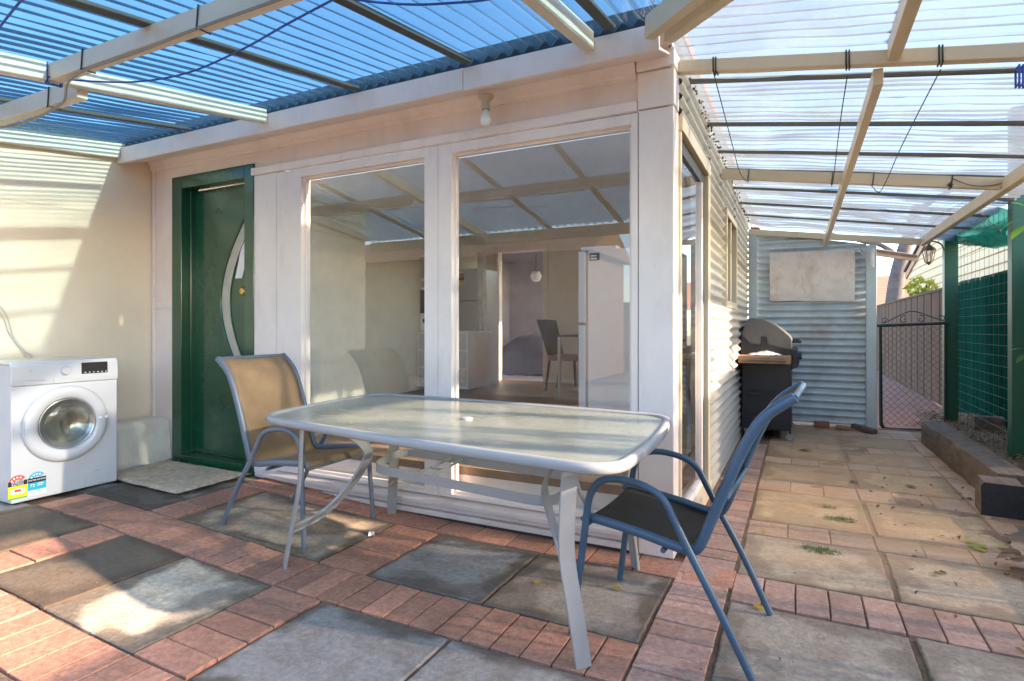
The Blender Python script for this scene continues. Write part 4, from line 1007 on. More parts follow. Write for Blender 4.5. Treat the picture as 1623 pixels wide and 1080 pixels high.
# ------------------------------------------------------------------ table
tb = thing('patio_table', 'long patio table with pebbled glass top and white grey metal frame', 'table', (-1.4, 2.25, 0))
TZ = .745
cor = [V((-2.285, 1.90, TZ)), V((-.475, 1.655, TZ)), V((-.53, 2.765, TZ)), V((-2.37, 2.865, TZ))]
outline = []
for i in range(4):
    p, a, b = cor[i], cor[i-1], cor[(i+1) % 4]; r = .17
    p0 = p+(a-p).normalized()*r; p1 = p+(b-p).normalized()*r
    for k in range(9):
        t = k/8; outline.append(p0*(1-t)**2+p*2*t*(1-t)+p1*t*t)
    for k in range(1, 10):                   # sides bow out slightly
        t = k/10; q0 = p1; q1 = b+(p-b).normalized()*r; nrm = (b-p).cross(V((0, 0, 1))).normalized()
        outline.append(q0*(1-t)+q1*t+nrm*.018*math.sin(math.pi*t))
rimprof = [(-.020, .004), (-.014, .009), (.002, .012), (.011, .008), (.015, -.003), (.014, -.020), (.006, -.026), (-.010, -.025), (-.014, -.010)]
mb = MB(); mb.sweep([p-V((0, 0, .010)) for p in outline], rimprof, closed=True); mb.build('rim', M['alu'], tb, smooth=50)
mb = MB(); cen = sum(outline, V())/len(outline)
inn = [cen+(p-cen)*.985 for p in outline]; mb.prism([p-V((0, 0, .014)) for p in inn], (0, 0, .006)); mb.build('glass_top', M['pebble'], tb)
mb = MB(); o = V((-1.36, 2.27, 0)); mb.lathe([(.027, TZ-.010), (.027, TZ-.002), (.020, TZ+.001), (0, TZ+.001)], o, 'z', 24); mb.build('parasol_hole_plug', M['alu'], tb, smooth=40)
LP = [(x*.92, y*.62) for x, y in [(-.031, -.004), (-.029, -.011), (.029, -.011), (.031, -.004), (.031, .004), (.029, .011), (.022, .011), (.020, .008), (-.020, .008), (-.022, .011), (-.029, .011), (-.031, .004)]]
def leg(foot, top, mid, bow, zj=.24):
    f, t_, b = V(foot), V(top), V((bow[0], bow[1], 0)); d = b.normalized()
    st = curve([f, f*.72+t_*.28+V(mid)*.5, f*.45+t_*.55+V(mid), f*.2+t_*.8+V(mid)*.6, t_], 6)
    mb = MB(); mb.sweep(st, LP, up=d)
    j = f*.72+t_*.28+V(mid)*.5
    bw = curve([j, V((f.x, f.y, .0))+b*.55+V((0, 0, .238)), V((f.x, f.y, 0))+b*.90+V((0, 0, .325)), V((t_.x*.5+f.x*.5, t_.y*.5+f.y*.5, .45))+b*1.04, V((t_.x, t_.y, .56))+b*1.0, V((t_.x, t_.y, .65))+b*.72, V((t_.x, t_.y, .715))+b*.35], 6)
    mb.sweep(bw, [(a*.85, c) for a, c in LP], up=d)
    mb.build('leg', M['alu'], tb, smooth=35)
leg((-.655, 1.865, 0), (-.66, 1.755, .715), (-.035, 0, 0), (-.19, .225))
leg((-2.2, 1.98, 0), (-2.06, 1.955, .715), (.03, 0, 0), (.19, .235))
leg((-.70, 2.74, 0), (-.72, 2.70, .715), (-.03, 0, 0), (-.19, -.225))
leg((-2.235, 2.835, 0), (-2.19, 2.78, .715), (.02, 0, 0), (.19, -.225))
rc = [V((-1.86, 2.195, .475)), V((-.85, 2.06, .475)), V((-.90, 2.49, .47)), V((-1.97, 2.585, .47))]
rp = []
for i in range(4):
    p, a, b = rc[i], rc[i-1], rc[(i+1) % 4]; r = .12
    p0 = p+(a-p).normalized()*r; p1 = p+(b-p).normalized()*r
    rp += [p0*(1-k/6)**2+p*2*k/6*(1-k/6)+p1*(k/6)**2 for k in range(7)]
mb = MB(); mb.sweep(rp, [(-.004, -.02), (.004, -.02), (.004, .02), (-.004, .02)], closed=True); mb.build('stretcher_ring', M['alu'], tb, bevel=.001)
mb = MB(); mb.tube(curve([(-1.58, 2.16, .475), (-1.60, 2.3, .475), (-1.62, 2.545, .475)], 4), .006, 6); mb.tube(curve([(-1.50, 2.15, .475), (-1.52, 2.3, .475), (-1.55, 2.54, .475)], 4), .006, 6); mb.tube([(-1.60, 2.33, .475), (-1.52, 2.32, .475)], .006, 6)
mb.build('parasol_bracket', M['alu'], tb, smooth=60)

# ------------------------------------------------------------------ barbecue
bq = thing('barbecue', 'dark gas barbecue on castors with steel lid against the corrugated side wall', 'barbecue', (-.3, 6.8, 0))
B = lambda mb, n, m, p=None, **k: mb.build(n, m, p or bq, **k)
x0, x1, y0, y1 = -.53, -.065, 6.45, 7.42
mb = MB(); mb.box(x0, x1, y0, y1, .10, .82); cab = B(mb, 'cabinet', M['bbqblack'], bevel=.008)
for lx in (x0+.06, x0+.24):
    for z in (.235, .285, .455, .505):
        mb = MB(); mb.prism([(lx, y0-.001, z), (lx+.12, y0-.001, z), (lx+.12, y0-.007, z-.012), (lx, y0-.007, z-.012)], (0, .006, -.002)); mb.build('vent_louvre', M['bbqblack'], cab)
mb = MB(); mb.box(x1-.02, x1, y0-.002, y0+.02, .08, .82); mb.build('corner_trim', M['bbqblack'], cab, bevel=.003); mb = MB(); mb.box(x0, x0+.02, y0-.002, y0+.02, .08, .82); mb.build('corner_trim', M['bbqblack'], cab, bevel=.003)
mb = MB(); mb.box(x0-.005, x1+.0, 6.13, 6.44, .848, .872); mb.box(x0-.005, x1, 6.12, 6.14, .80, .846); mb.box(x0, x0+.02, 6.14, 6.44, .80, .846); mb.box(x1-.02, x1-.002, 6.14, 6.44, .80, .846)
sh_ = B(mb, 'side_shelf', M['wood'], bevel=.003)
mb = MB(); mb.tube(curve([(x0+.03, 6.118, .832), (x0+.06, 6.085, .832), (x0+.23, 6.075, .836), (x1-.08, 6.085, .832), (x1-.05, 6.118, .832)], 6), .014, 8); mb.build('towel_rail', M['bbqlid'], sh_, smooth=180)
lid_prof = [(-.53, .93), (-.535, 1.04), (-.50, 1.19), (-.46, 1.245), (-.36, 1.24), (-.22, 1.18), (-.11, 1.09), (-.062, 1.03), (-.062, .93)]
mb = MB(); lp = curve([(x, 0, z) for x, z in lid_prof], 3); mb.prism([(p.x, y0+.02, p.z) for p in lp], (0, .93, 0)); lid = B(mb, 'lid', M['bbqlid'], bevel=.006)
mb = MB(); pts = [(-.54, .87), (-.54, 1.07), (-.50, 1.04), (-.46, .985), (-.345, .97), (-.345, 1.055), (-.295, 1.055), (-.285, .975), (-.20, .955), (-.062, .93), (-.062, .87)]
mb.prism([(x, y0-.002, z) for x, z in pts], (0, .018, 0)); B(mb, 'lid_end_plate', M['bbqblack'], bevel=.002)
mb = MB(); mb.box(x0, x1, y0+.004, y1-.004, .822, .928); B(mb, 'fire_box', M['bbqblack'], bevel=.004)
mb = MB()
for y in (y0+.10, y0+.84): mb.box(-.07, .02, y, y+.015, .99, 1.02)
mb.tube([(.015, y0+.06, 1.005), (.015, y0+.9, 1.005)], .014, 10); mb.build('lid_handle', M['black'], lid)
mb = MB(); mb.prism([(-.063, y0, .93), (-.01, y0, .925), (.01, y0, .80), (-.01, y0, .75), (-.063, y0, .73)], (0, .95, 0)); kp = B(mb, 'control_fascia', M['bbqblack'], bevel=.008)
for k in range(4):
    mb = MB(); mb.lathe([(.026, 0), (.026, .012), (.02, .03), (0, .032)], (.002, y0+.12+k*.23, .85), 'x', 16); mb.build('knob', M['black'], kp, smooth=40)
for (x, y) in ((x0+.04, y0+.03), (x1-.02, y0+.03), (x0+.04, y1-.06), (x1-.02, y1-.06)):
    mb = MB(); mb.box(x-.014, x+.014, y-.016, y+.016, .078, .10); mb.prism([(x-.017, y-.02, .085), (x-.017, y+.02, .085), (x-.017, y+.02, .04), (x-.017, y+.005, .03)], (.003, 0, 0)); mb.prism([(x+.014, y-.02, .085), (x+.014, y+.02, .085), (x+.014, y+.02, .04), (x+.014, y+.005, .03)], (.003, 0, 0))
    cst = B(mb, 'castor', M['chrome'])
    mb = MB(); mb.lathe([(.012, -.013), (.034, -.012), (.038, -.007), (.038, .007), (.034, .012), (.012, .013)], (x, y+.01, .039), 'x' if x < -.2 else 'y', 20); mb.build('wheel', pmat('grey castor tyre', (.3, .3, .29), .6), cst, smooth=40)
mb = MB()
mb.grid(lambda u, v: (-.44+.27*u+.03*math.sin(v*5), 6.17+.22*v+.02*math.sin(u*6), .876+.035*max(0, math.sin(u*3.1)*math.sin(v*3.1))+.016*abs(noise.noise(V((u*6, v*6, 4))))), 16, 14)
tag(mb.build('crumpled_paper', M['paper']), 'crumpled off-white paper lying on the barbecue side shelf', 'paper')

# ------------------------------------------------------------------ inside the room, seen through the glass
fr = thing('refrigerator', 'white refrigerator seen side on through the wider window beside the corner', 'refrigerator', (-1.0, 3.9, FZ))
mb = MB(); mb.box(-1.235, -.70, 3.6, 4.17, FZ, 1.66); mb.build('cabinet', M['wmw'], fr, bevel=.006)
mb = MB(); mb.box(-1.302, -1.252, 3.602, 4.168, FZ+.02, 1.170); mb.build('door', M['wmw'], fr, bevel=.006)
mb = MB(); mb.box(-1.302, -1.252, 3.602, 4.168, 1.185, 1.655); mb.build('freezer_door', M['wmw'], fr, bevel=.006)
mb = MB(); mb.box(-1.252, -1.235, 3.62, 4.15, FZ+.02, 1.65); mb.build('door_seal', M['seam'], fr)
mb = MB(); mb.box(-1.29, -1.05, 3.62, 3.72, 1.66, 1.685); mb.build('hinge_cover', M['wmw'], fr, bevel=.004)
mb = MB(); mb.poly([(-1.225, 3.5985, 1.59), (-1.155, 3.5985, 1.59), (-1.155, 3.5985, 1.64), (-1.225, 3.5985, 1.64)]); st = mb.build('sticker', pmat('dark blue sticker', (.03, .05, .08), .5), fr)
for k in range(2):
    mb = MB(); mb.box(-1.215, -1.175, 3.5972, 3.598, 1.60+k*.018, 1.607+k*.018); mb.build('sticker_print', M['lpale'], st)
ki = thing('kitchen_cabinet', 'white kitchen bench with drawers and open shelf above seen through the windows', 'cabinet', (-4.3, 6.7, FZ))
mb = MB(); mb.box(-4.615, -3.82, 6.4, 7.0, FZ+.05, 1.06); mb.box(-4.615, -3.80, 6.38, 7.0, 1.062, 1.10); mb.build('bench', M['white'], ki, bevel=.004)
for k in range(3):
    mb = MB(); mb.box(-4.58, -3.84, 6.383, 6.398, FZ+.09+k*.235, FZ+.305+k*.235); d = mb.build('drawer', M['wmw'], ki, bevel=.003)
mb = MB(); mb.box(-4.615, -4.36, 6.45, 6.9, 2.10, 2.14); mb.box(-4.615, -4.36, 6.45, 6.9, 1.78, 1.82); mb.box(-4.36, -4.335, 6.45, 6.9, 1.102, 2.14); mb.build('shelf_unit', M['white'], ki, bevel=.003)
mw = thing('microwave', 'dark and white microwave standing on the white kitchen bench under the shelf', 'microwave', (-4.5, 6.6, 1.1))
mb = MB(); mb.box(-4.61, -4.37, 6.46, 6.85, 1.104, 1.70); mb.build('case', M['lwhite'], mw, bevel=.004)
mb = MB(); mb.box(-4.60, -4.45, 6.452, 6.459, 1.34, 1.66); mb.build('door', M['black'], mw)
mb = MB(); mb.lathe([(.035, -.02), (.03, 0)], (-4.52, 6.46, 1.24), 'y', 20); mb.build('dial', M['black'], mw)
for k, (dx, h, r) in enumerate(((-.08, .16, .03), (-.02, .2, .028), (.05, .12, .03))):
    mb = MB(); mb.lathe([(r, 1.821), (r, 1.821+h*.65), (r*.4, 1.821+h*.8), (r*.4, 1.821+h), (0, 1.821+h)], (-4.50+dx, 6.6, 0), 'z', 14)
    tag(mb.build('bottle', pmat('brown bottle %d' % k, ((.12, .05, .03), (.2, .12, .06), (.4, .38, .33))[k], .3), smooth=40), ('short dark brown bottle, leftmost on the kitchen shelf', 'tallest bottle, in the middle on the kitchen shelf', 'pale low bottle, rightmost on the kitchen shelf')[k], 'bottle', 'bottles on the kitchen shelf')
f2 = thing('refrigerator', 'second white refrigerator with an energy rating label deep inside the kitchen', 'refrigerator', (-4.4, 7.4, FZ))
mb = MB(); mb.box(-4.61, -4.1, 7.2, 7.8, FZ, 2.0); mb.build('cabinet', M['wmw'], f2, bevel=.006)
mb = MB(); mb.box(-4.605, -4.105, 7.150, 7.195, FZ+.02, 1.52); mb.build('door', M['wmw'], f2, bevel=.006)
mb = MB(); mb.box(-4.605, -4.105, 7.150, 7.195, 1.535, 1.99); mb.build('freezer_door', M['wmw'], f2, bevel=.006)
for nm, m, z0, z1 in (('label_arc', 'red', 1.88, 1.93), ('label_title', 'lblack', 1.83, 1.878), ('label_field', 'yellow', 1.76, 1.828)):
    mb = MB(); mb.box(-4.42, -4.33, 7.146, 7.149, z0, z1); mb.build(nm, M[m], f2)
dc = thing('dining_chair', 'dark high backed dining chair seen through the wider window in front of the back wall', 'chair', (-2.95, 7.3, FZ))
mb = MB(); mb.prism([(-3.17, 7.1, 1.26), (-3.04, 7.1, 1.25), (-2.93, 7.1, .78), (-2.99, 7.1, .74)], (0, .42, 0)); mb.build('backrest', M['dark'], dc, bevel=.01)
mb = MB(); mb.box(-2.99, -2.58, 7.08, 7.54, .71, .78); mb.build('seat', pmat('patterned seat', (.3, .2, .15), .7, var=.4, scale=20), dc, bevel=.01)
for x, y, dx in ((-2.97, 7.1, -.06), (-2.97, 7.5, -.06), (-2.62, 7.1, .02), (-2.62, 7.5, .02)):
    mb = MB(); mb.tube([(x, y, .72), (x+dx, y, FZ)], .017, 8); mb.build('leg', M['dark'], dc)
dt = thing('dining_table', 'glass dining table with slim steel legs behind the refrigerator', 'table', (-2.2, 7.0, FZ))
mb = MB(); mb.box(-2.70, -1.6, 6.7, 7.5, 1.035, 1.05); mb.build('table_top', M['dark'], dt, bevel=.003)
for x, y in ((-2.68, 6.72), (-1.64, 6.72), (-2.68, 7.46), (-1.64, 7.46)):
    mb = MB(); mb.tube([(x, y, FZ), (x, y, 1.034)], .022, 10); mb.build('leg', M['chrome'], dt, smooth=40)
mb = MB()
mb.grid(lambda u, v: (-.88+.19*u, 3.42+.045*math.sin(u*22+v*1.5)+.02*math.sin(u*40), .62+1.4*v), 40, 20)
tag(mb.build('curtain', M['curtain'], smooth=180), 'sheer white curtain hanging inside the house corner beside the refrigerator', 'curtain')
mb = MB(); mb.grid(lambda u, v: (-4.02+.10*u*(1+.6*(1-v)), 7.0+.05*math.sin(u*14), FZ+.05+1.85*v), 20, 16); tag(mb.build('curtain', M['curtain'], smooth=180), 'narrow bundled curtain strip hanging beside the inner doorway', 'curtain')
pl = thing('pendant_lamp', 'unlit round pendant lamp seen through the inner doorway', 'lamp', (-4.05, 9.3, 2.2))
mb = MB(); mb.lathe([(0, 1.95), (.07, 1.97), (.10, 2.05), (.07, 2.13), (0, 2.15)], (-4.15, 9.3, 0), 'z', 20); mb.build('globe', M['curtain'], pl, smooth=180)
mb = MB(); mb.tube([(-4.15, 9.3, 2.15), (-4.15, 9.3, 2.45)], .006, 6); mb.build('lamp_cord', M['dark'], pl)
mb = MB()
mb.grid(lambda u, v: (-5.0+2.2*u, 9.1+1.3*v, FZ+.02+.75*math.sin(math.pi*min(1, max(.02, u)))**.3*min(1, v*6+.0)+.05*noise.noise(V((u*8, v*8, 0)))), 20, 14)
tag(mb.build('bed', pmat('dark bedding', (.05, .055, .08), .9, var=.3, scale=5), smooth=180), 'dark rumpled bed in the far room through the inner doorway', 'bed')

# ------------------------------------------------------------------ bulb, ropes, wires
lb = thing('light_bulb', 'bare frosted bulb in a batten holder under the fascia above the windows', 'light', (-1.55, 2.78, 2.43))
mb = MB(); mb.lathe([(0, 2.437), (.045, 2.437), (.045, 2.428), (.026, 2.42), (.022, 2.385), (.024, 2.36), (.0, 2.358)], (-1.55, 2.79, 0), 'z', 24); mb.build('holder', pmat('aged holder', (.5, .42, .32), .5), lb, smooth=40)
mb = MB(); mb.lathe([(.013, 2.36), (.016, 2.345), (.027, 2.325), (.032, 2.303), (.027, 2.283), (.014, 2.272), (0, 2.27)], (-1.55, 2.79, 0), 'z', 24); mb.build('bulb', M['bulb'], lb, smooth=180)
mb = MB(); mb.tube(curve([(-3.095, 1.425, 2.31), (-2.99, 1.54, 2.315), (-2.773, 1.64, 2.31), (-2.464, 1.675, 2.305), (-2.088, 1.65, 2.315), (-1.76, 1.6, 2.325), (-1.43, 1.54, 2.32), (-1.1, 1.47, 2.30)], 8), .0042, 6)
for k in range(3):
    mb.tube([(-3.105-.007*k, 1.425, 2.29), (-3.105-.007*k, 1.425, 2.38), (-3.105-.007*k, 1.485, 2.38), (-3.105-.007*k, 1.485, 2.29)], .0042, 6, closed=True)
tag(mb.build('blue_rope', M['rope'], smooth=180), 'thin blue rope sagging from the rafter knot across the patio roof', 'rope')
mb = MB(); mb.tube(curve([(-2.85, 1.12, 2.30), (-2.714, 1.093, 2.30), (-2.425, 1.038, 2.30), (-2.1, .98, 2.28)], 6), .0045, 6); tag(mb.build('blue_rope', M['rope'], smooth=180), 'short end of blue rope at the top left corner of the patio roof', 'rope')
mb = MB(); mb.tube(curve([(-1.55, 1.5, 2.36), (-1.396, 1.565, 2.31), (-1.25, 1.653, 2.30), (-1.127, 1.71, 2.30), (-.95, 1.775, 2.31), (-.88, 1.8, 2.38)], 6), .0042, 6); tag(mb.build('blue_rope', M['rope'], smooth=180), 'blue rope loop near the second patio rafter at the top edge', 'rope')
mb = MB(); mb.tube(curve([(-4.3, 1.6, 2.275), (-3.955, 1.592, 2.262), (-3.814, 1.61, 2.258), (-3.515, 1.60, 2.265), (-3.25, 1.56, 2.27), (-3.0, 1.46, 2.282), (-2.8, 1.435, 2.29), (-2.4, 1.43, 2.285), (-2.1, 1.425, 2.29), (-1.8, 1.42, 2.287), (-1.5, 1.424, 2.29), (-1.2, 1.42, 2.29)], 8), .006, 7)
tag(mb.build('grey_cable', M['cable'], smooth=180), 'grey brown electrical cable slung along the patio cross beams', 'cable')
def tie(x, y0, y1, z0, z1, label, m=M['wire']):
    mb = MB(); e = .003
    mb.tube([(x, y0-e, z0-e), (x+.01, y0-e, z1+e), (x+.01, y1+e, z1+e), (x, y1+e, z0-e)], .0035, 6, closed=True); mb.tube([(x, y0-e, z0), (x+.012, y0-.012, z0-.014)], .003, 5)
    tag(mb.build('cable_tie', m), label, 'cable tie', 'black ties around the roof beams')
tie(-2.83, 1.43, 1.48, 2.30, 2.378, 'black tie round the patio cross beam just right of the blue rope knot')
tie(-2.05, 1.43, 1.48, 2.30, 2.378, 'black tie round the middle of the patio cross beam')
tie(-3.42, 1.575, 1.625, 2.285, 2.375, 'black tie round the patio cross beam left of the first rafter')
tie(-1.42, 1.43, 1.48, 2.30, 2.378, 'black tie round the patio cross beam at the top edge of the photo')
def cwire(pts, label):
    mb = MB(); mb.tube(curve(pts, 8), .0028, 5)
    a = V(pts[0])
    for k in range(2):
        x = a.x+.012*k-.004; z = 2.488-.218*(x-SX+.0)/1.2*1.22*0
        zc = 2.488+(2.222-2.488)*(x-(SX+.006))/(1.19-SX-.006)
        mb.tube([(x, 3.002, zc-.035), (x, 3.002, zc+.035), (x+.004, 3.058, zc+.035), (x+.004, 3.058, zc-.035)], .0035, 6, closed=True)
    e = V(pts[-1]); x = e.x; zc = 2.366+(2.096-2.366)*(x-(SX+.006))/(1.19-SX-.006)
    mb.tube([(x, 4.792, zc-.042), (x+.01, 4.792, zc+.042), (x+.01, 4.848, zc+.042), (x, 4.848, zc-.042)], .0035, 6, closed=True)
    tag(mb.build('clothesline_wire', M['wire'], smooth=180), label, 'wire', 'clothesline wires under the side roof')
cwire([(-.375, 3.0, 2.41), (-.379, 3.5, 2.372), (-.381, 4.0, 2.325), (-.383, 4.5, 2.285), (-.35, 4.78, 2.27)], 'dark clothesline wire nearest the house wall under the clear roof')
cwire([(.197, 3.0, 2.29), (.20, 3.5, 2.262), (.207, 4.0, 2.225), (.214, 4.5, 2.17), (.216, 4.79, 2.18)], 'middle dark clothesline wire beside the centre beam of the clear roof')
cwire([(.54, 3.0, 2.25), (.535, 3.5, 2.225), (.527, 4.0, 2.185), (.52, 4.5, 2.125), (.50, 4.7, 2.09), (.47, 4.79, 2.15)], 'dark clothesline wire right of the centre beam, sagging at its far end')
mb = MB(); mb.tube(curve([(.93, 4.79, 2.155), (1.02, 4.78, 2.10), (1.12, 4.785, 2.085), (1.2, 4.8, 2.10)], 6), .0028, 5)
mb.tube([(.92, 4.792, 2.095), (.93, 4.792, 2.18), (.93, 4.848, 2.18), (.92, 4.848, 2.095)], .0045, 6, closed=True); mb.lathe([(0, -.02), (.018, 0), (0, .02)], (.915, 4.785, 2.115), 'z', 6)
tag(mb.build('wire_tie', M['wire']), 'black wire tie with loose end near the right end of the far cream beam', 'wire')
mb = MB()
for k in range(3): x = .80+.012*k; zc = 2.488-.2246*(x-SX); mb.tube([(x, 3.0, zc-.036), (x, 3.0, zc+.036), (x+.004, 3.06, zc+.036), (x+.004, 3.06, zc-.036)], .004, 6, closed=True)
mb.tube(curve([(.82, 2.998, 2.19), (.85, 2.99, 2.22), (.88, 3.0, 2.26)], 4), .004, 6)
tag(mb.build('blue_rope', M['rope']), 'coil of blue rope tied round the near cream beam at the right edge', 'rope')

# ------------------------------------------------------------------ litter on the paving
def weed(x, y, r, n, label):
    mb = MB()
    for _ in range(n):
        a = random.uniform(0, 6.28); q = r*random.random()**.6; c = V((x+q*1.5*math.cos(a), y+q*math.sin(a)*.9, .002)); d = V((random.gauss(0, 1), random.gauss(0, 1), random.uniform(.1, .9))).normalized(); L_ = random.uniform(.015, .04); w = d.cross(V((0, 0, 1)))*.0018
        mb.poly([c-w, c+w, c+d*L_])
    tag(mb.build('weed_tuft', M['grass'], recalc=False), label, 'weed', 'weed tufts in the path joints')
weed(.225, 3.97, .06, 260, 'green weed tuft farther along the path'); weed(.105, 3.38, .062, 280, 'denser green weed tuft nearer the chair on the path'); weed(.17, 4.2, .03, 60, 'smallest faint weed tuft at the back of the three on the path'); 
mb = MB()
for _ in range(70):
    if random.random() < .5: x, y = random.uniform(-.26, 1.0), random.choice((2.6, 2.9, 3.505, 3.755, 4.475, 4.795, 5.405))+random.gauss(0, .006)
    else: x, y = random.choice((-.27, .38, 1.003))+random.gauss(0, .006), random.uniform(2.3, 6.4)
    for _ in range(random.randint(4, 12)):
        d = V((random.gauss(0, 1), random.gauss(0, 1), random.uniform(.2, 1))).normalized(); L_ = random.uniform(.006, .018); w = d.cross(V((0, 0, 1)))*.0014; c = V((x+random.gauss(0, .008), y+random.gauss(0, .008), .0))
        mb.poly([c-w, c+w, c+d*L_])
tag(mb.build('joint_weeds', M['grass'], recalc=False), 'tiny weeds growing in the joints of the side path', 'weeds', kind='stuff')
def one_leaf(x, y, s, m, label, name='fallen_leaf', cat='leaf', grp='fallen leaves on the paving'):
    mb = MB(); a = random.uniform(0, 6.28); leaf(mb, (x, y, .008+zg(x)), (math.cos(a), math.sin(a), .12), s, .3, .05); tag(mb.build(name, m, smooth=180), label, cat, grp)
one_leaf(-.695, 2.475, .05, M['yleaf'], 'small yellow leaf on the dark slab below the right chair')
one_leaf(-1.06, 2.36, .035, M['yleaf'], 'tiny yellow leaf beside the table leg bow'); one_leaf(-.125, 2.56, .05, M['yleaf'], 'crumpled yellow leaf at the rear foot of the blue chair')
one_leaf(-.17, 3.51, .04, M['yleaf'], 'yellow leaf on the path slab behind the blue chair'); one_leaf(.34, 4.95, .07, M['dryleaf'], 'curled brown leaf in the middle of the ochre path slabs')
one_leaf(.75, 4.97, .08, M['dryleaf'], 'flat brown leaf near the timber sleeper on the path'); one_leaf(0.0, 6.02, .12, M['dryleaf'], 'long dark curled leaf on the path in front of the barbecue')
for k, (x, y) in enumerate(((.80, 3.80), (.84, 3.84), (.88, 3.78), (.93, 3.82), (.86, 3.72))):
    one_leaf(x, y, .06, M['leafyellow'], 'green-yellow leaf in the small heap on the loose dirt by the timber block')
mb = MB()
for k in range(9): leaf(mb, (.93+.03*random.uniform(-1, 1), 3.50+.06*random.uniform(-1, 1), .03+.012*k), (random.gauss(0, 1), random.gauss(0, 1), random.uniform(0, .9)), .10, .38, .3)
tag(mb.build('dry_leaf_heap', M['dryleaf'], smooth=180), 'heap of large curled dry leaves on the dirt at the right edge', 'leaves', kind='stuff')
def scrap(x, y, z, s, m, name, label, cat):
    mb = MB(); mb.lathe([(0, -s*.6), (s, -s*.3), (s*.8, s*.3), (0, s*.6)], (x, y, z), 'z', 9)
    bmesh.ops.subdivide_edges(mb.b, edges=mb.b.edges, cuts=1)
    for v in mb.b.verts: v.co += noise.noise_vector(v.co*60)*s*.6
    tag(mb.build(name, m), label, cat)
scrap(-2.11, 2.50, .02, .022, M['foil'], 'foil_scrap', 'crumpled silver foil scrap on the pavers under the table', 'litter')
scrap(-.50, 4.55, .02, .018, M['foil'], 'foil_scrap', 'small blue-silver wrapper scrap in the dirt at the foot of the side window', 'litter')
mb = MB(); mb.beam((.55, 7.50, .05), (.74, 7.30, .025), .07, .05); tag(mb.build('broken_timber', M['sleeper'], bevel=.006), 'broken brown timber piece leaning at the foot of the end wall by the gate', 'timber')
mb = MB(); mb.beam((.38, 7.46, .03), (.52, 7.42, .03), .06, .045); tag(mb.build('broken_timber', M['wood'], bevel=.01), 'short lighter wood chunk on the pavers at the foot of the end wall', 'timber')
mb = MB(); mb.box(.16, .32, 7.50, 7.60, .002, .065); tag(mb.build('loose_brick', M['brickl'] if 'brickl' in M else pmat('loose brick', (.3, .12, .08), .85, bump=.2), bevel=.005), 'loose red brick against the foot of the corrugated end wall', 'brick')
leaves_mesh('paving_crumbs', M['dryleaf'], 420, lambda: (lambda x, y: ((x, y, .006+zg(x)), (random.gauss(0, .5), random.gauss(0, .5), 1)))(random.uniform(-3.4, 1.0), random.uniform(.9, 6.8)), .011, label='tiny dry leaf crumbs scattered over the paving', cat='leaf litter')
leaves_mesh('leaf_scraps', M['dryleaf'], 46, lambda: (lambda x, y: ((x, y, .008+zg(x)), (random.gauss(0, .5), random.gauss(0, .5), 1)))(random.uniform(.45, 1.05), random.uniform(2.6, 5.2)), .030, label='small dry leaves gathered on the path toward the timber edging', cat='leaf litter')
# dirt strip along the side wall
mb = MB(); mb.grid(lambda u, v: (SX-.02+.06*u, 3.0+3.4*v, .004+.02*(1-u)+.008*noise.noise(V((v*40, u*4, 0)))), 4, 60); struct(mb.build('dirt_strip', M['soil'], smooth=180))
mb = MB()
for k in range(70):
    x = SX+.05+random.random()*1.1; y = 7.56+random.uniform(-.03, .05); s = random.uniform(.008, .02); leaf(mb, (x, y, .012), (random.gauss(0, 1), random.gauss(0, 1), .3), s*2, .3)
tag(mb.build('wall_foot_litter', M['dryleaf']), 'dark leaf crumbs along the foot of the end wall', 'leaf litter', kind='stuff')

# ------------------------------------------------------------------ what stands behind the photographer (seen only as reflections)
bf = thing('rear_shed', 'brown weatherboard shed at the back of the yard, behind the photographer', 'shed', (-6, -7, 0))
mb = MB(); mb.box(-17, -4.0, -8.5, -5.5, 0, 2.75); mb.build('shed_wall', pmat('brown shed boards', (.16, .115, .085), .7, var=.1), bf)
mb = MB(); mb.prism([(-17.2, -5.3, 2.75), (-17.2, -8.7, 2.75), (-17.2, -7, 3.5)], (13.4, 0, 0)); mb.build('shed_roof', M['rust'], bf)
rf_ = thing('rear_fence', 'brown steel fence closing the back yard behind the photographer', 'fence', (1, -6, 0))
mb = MB(); mb.box(-12, 8, -9.05, -9, 0, 1.8); mb.build('panel', M['fence'], rf_)
tr2 = thing('yard_tree', 'dark leafy tree behind the photographer', 'tree', (2.5, -11, 0))
mb = MB(); tube_tree(curve([(2.5, -11, 0), (2.6, -11, 2), (2.5, -11.1, 4)], 4), .2, .1, mb); mb.build('trunk', M['bark'], tr2, smooth=180)
crown('crown', tr2, M['gumleaf'], [((2.5, -11, 4.6), (2.0, 2.0, 1.8), 1800)], .13, .4)

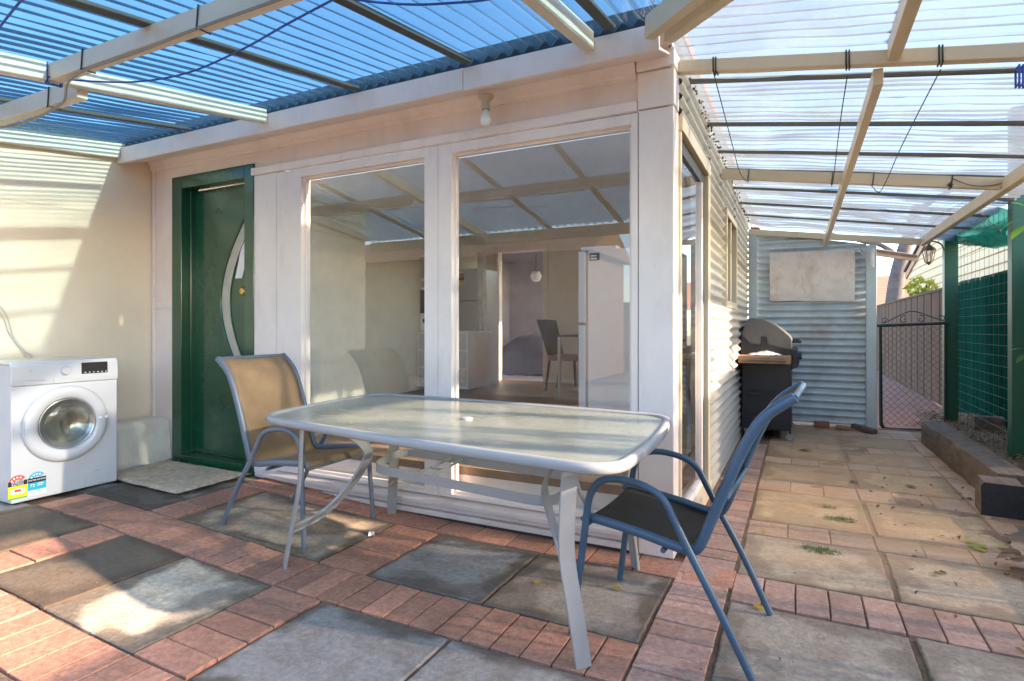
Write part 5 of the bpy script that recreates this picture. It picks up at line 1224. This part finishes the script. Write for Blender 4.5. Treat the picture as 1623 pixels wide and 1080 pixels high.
bam = thing('fence_bamboo', 'clumps of leafy bamboo canes growing along the fence right of the path', 'bamboo', (2.0, 2.6, 0))
mb = MB(); lf = MB()
for yc, w_, n_ in ((2.235, .06, 8), (2.46, .10, 8), (2.96, .10, 9), (3.33, .12, 9), (3.75, .14, 8), (4.6, .2, 8)):
    for _ in range(n_):
        x, y = 2.05+random.uniform(-.06, .06), yc+random.gauss(0, w_*.5); hgt = random.uniform(1.95, 2.5)
        mb.tube([(x, y, 0), (x+random.uniform(-.03, .03), y+random.uniform(-.03, .03), hgt)], .007, 5)
        for q in range(16):
            a = random.uniform(0, 6.28); leaf(lf, (x, y, random.uniform(1.55, hgt)), (math.cos(a)*.5, math.sin(a)*.35, random.uniform(-.9, .2)), random.uniform(.06, .11), .12, .2)
mb.build('canes', M['grass'], bam); lf.build('foliage', M['leaf'], bam, smooth=180)

# ------------------------------------------------------------------ camera and light
cam = bpy.data.cameras.new('Camera'); co = bpy.data.objects.new('Camera', cam); C.objects.link(co); S.camera = co
co.location = (0, 0, 1.16); co.rotation_euler = (rad(90), 0, rad(26.44))
cam.sensor_width = 36; cam.lens = 913/1623*36; cam.shift_y = -22/1623; cam.clip_start = .02; cam.clip_end = 400
EL, AZ = 22.0, 7.5                     # sun height, and its bearing from +x towards +y
sun = bpy.data.lights.new('Sun', 'SUN'); so = bpy.data.objects.new('Sun', sun); C.objects.link(so)
sun.energy = 3.1; sun.angle = rad(1.1); sun.color = (1, .75, .55)
d = V((math.cos(rad(EL))*math.cos(rad(AZ)), math.cos(rad(EL))*math.sin(rad(AZ)), math.sin(rad(EL))))
so.rotation_euler = d.to_track_quat('Z', 'Y').to_euler(); so.location = d*20
W = bpy.data.worlds.new('World'); S.world = W; W.use_nodes = True
nt = W.node_tree; nt.nodes.clear()
sk = nt.nodes.new('ShaderNodeTexSky'); sk.sky_type = 'NISHITA'; sk.sun_disc = False
sk.sun_elevation = rad(EL); sk.sun_rotation = rad(90-AZ); sk.air_density = 1.0; sk.dust_density = 1.0; sk.ozone_density = 1.6
bg = nt.nodes.new('ShaderNodeBackground'); bg.inputs[1].default_value = .15
wo = nt.nodes.new('ShaderNodeOutputWorld'); nt.links.new(sk.outputs[0], bg.inputs[0]); nt.links.new(bg.outputs[0], wo.inputs[0])
S.view_settings.view_transform = 'Standard'; S.view_settings.look = 'None'; S.view_settings.exposure = 2.75; S.view_settings.gamma = 1
S.cycles.max_bounces = 14; S.cycles.transparent_max_bounces = 24; S.cycles.diffuse_bounces = 6; S.cycles.glossy_bounces = 5
S.cycles.caustics_reflective = False; S.cycles.caustics_refractive = False; S.cycles.sample_clamp_indirect = 6
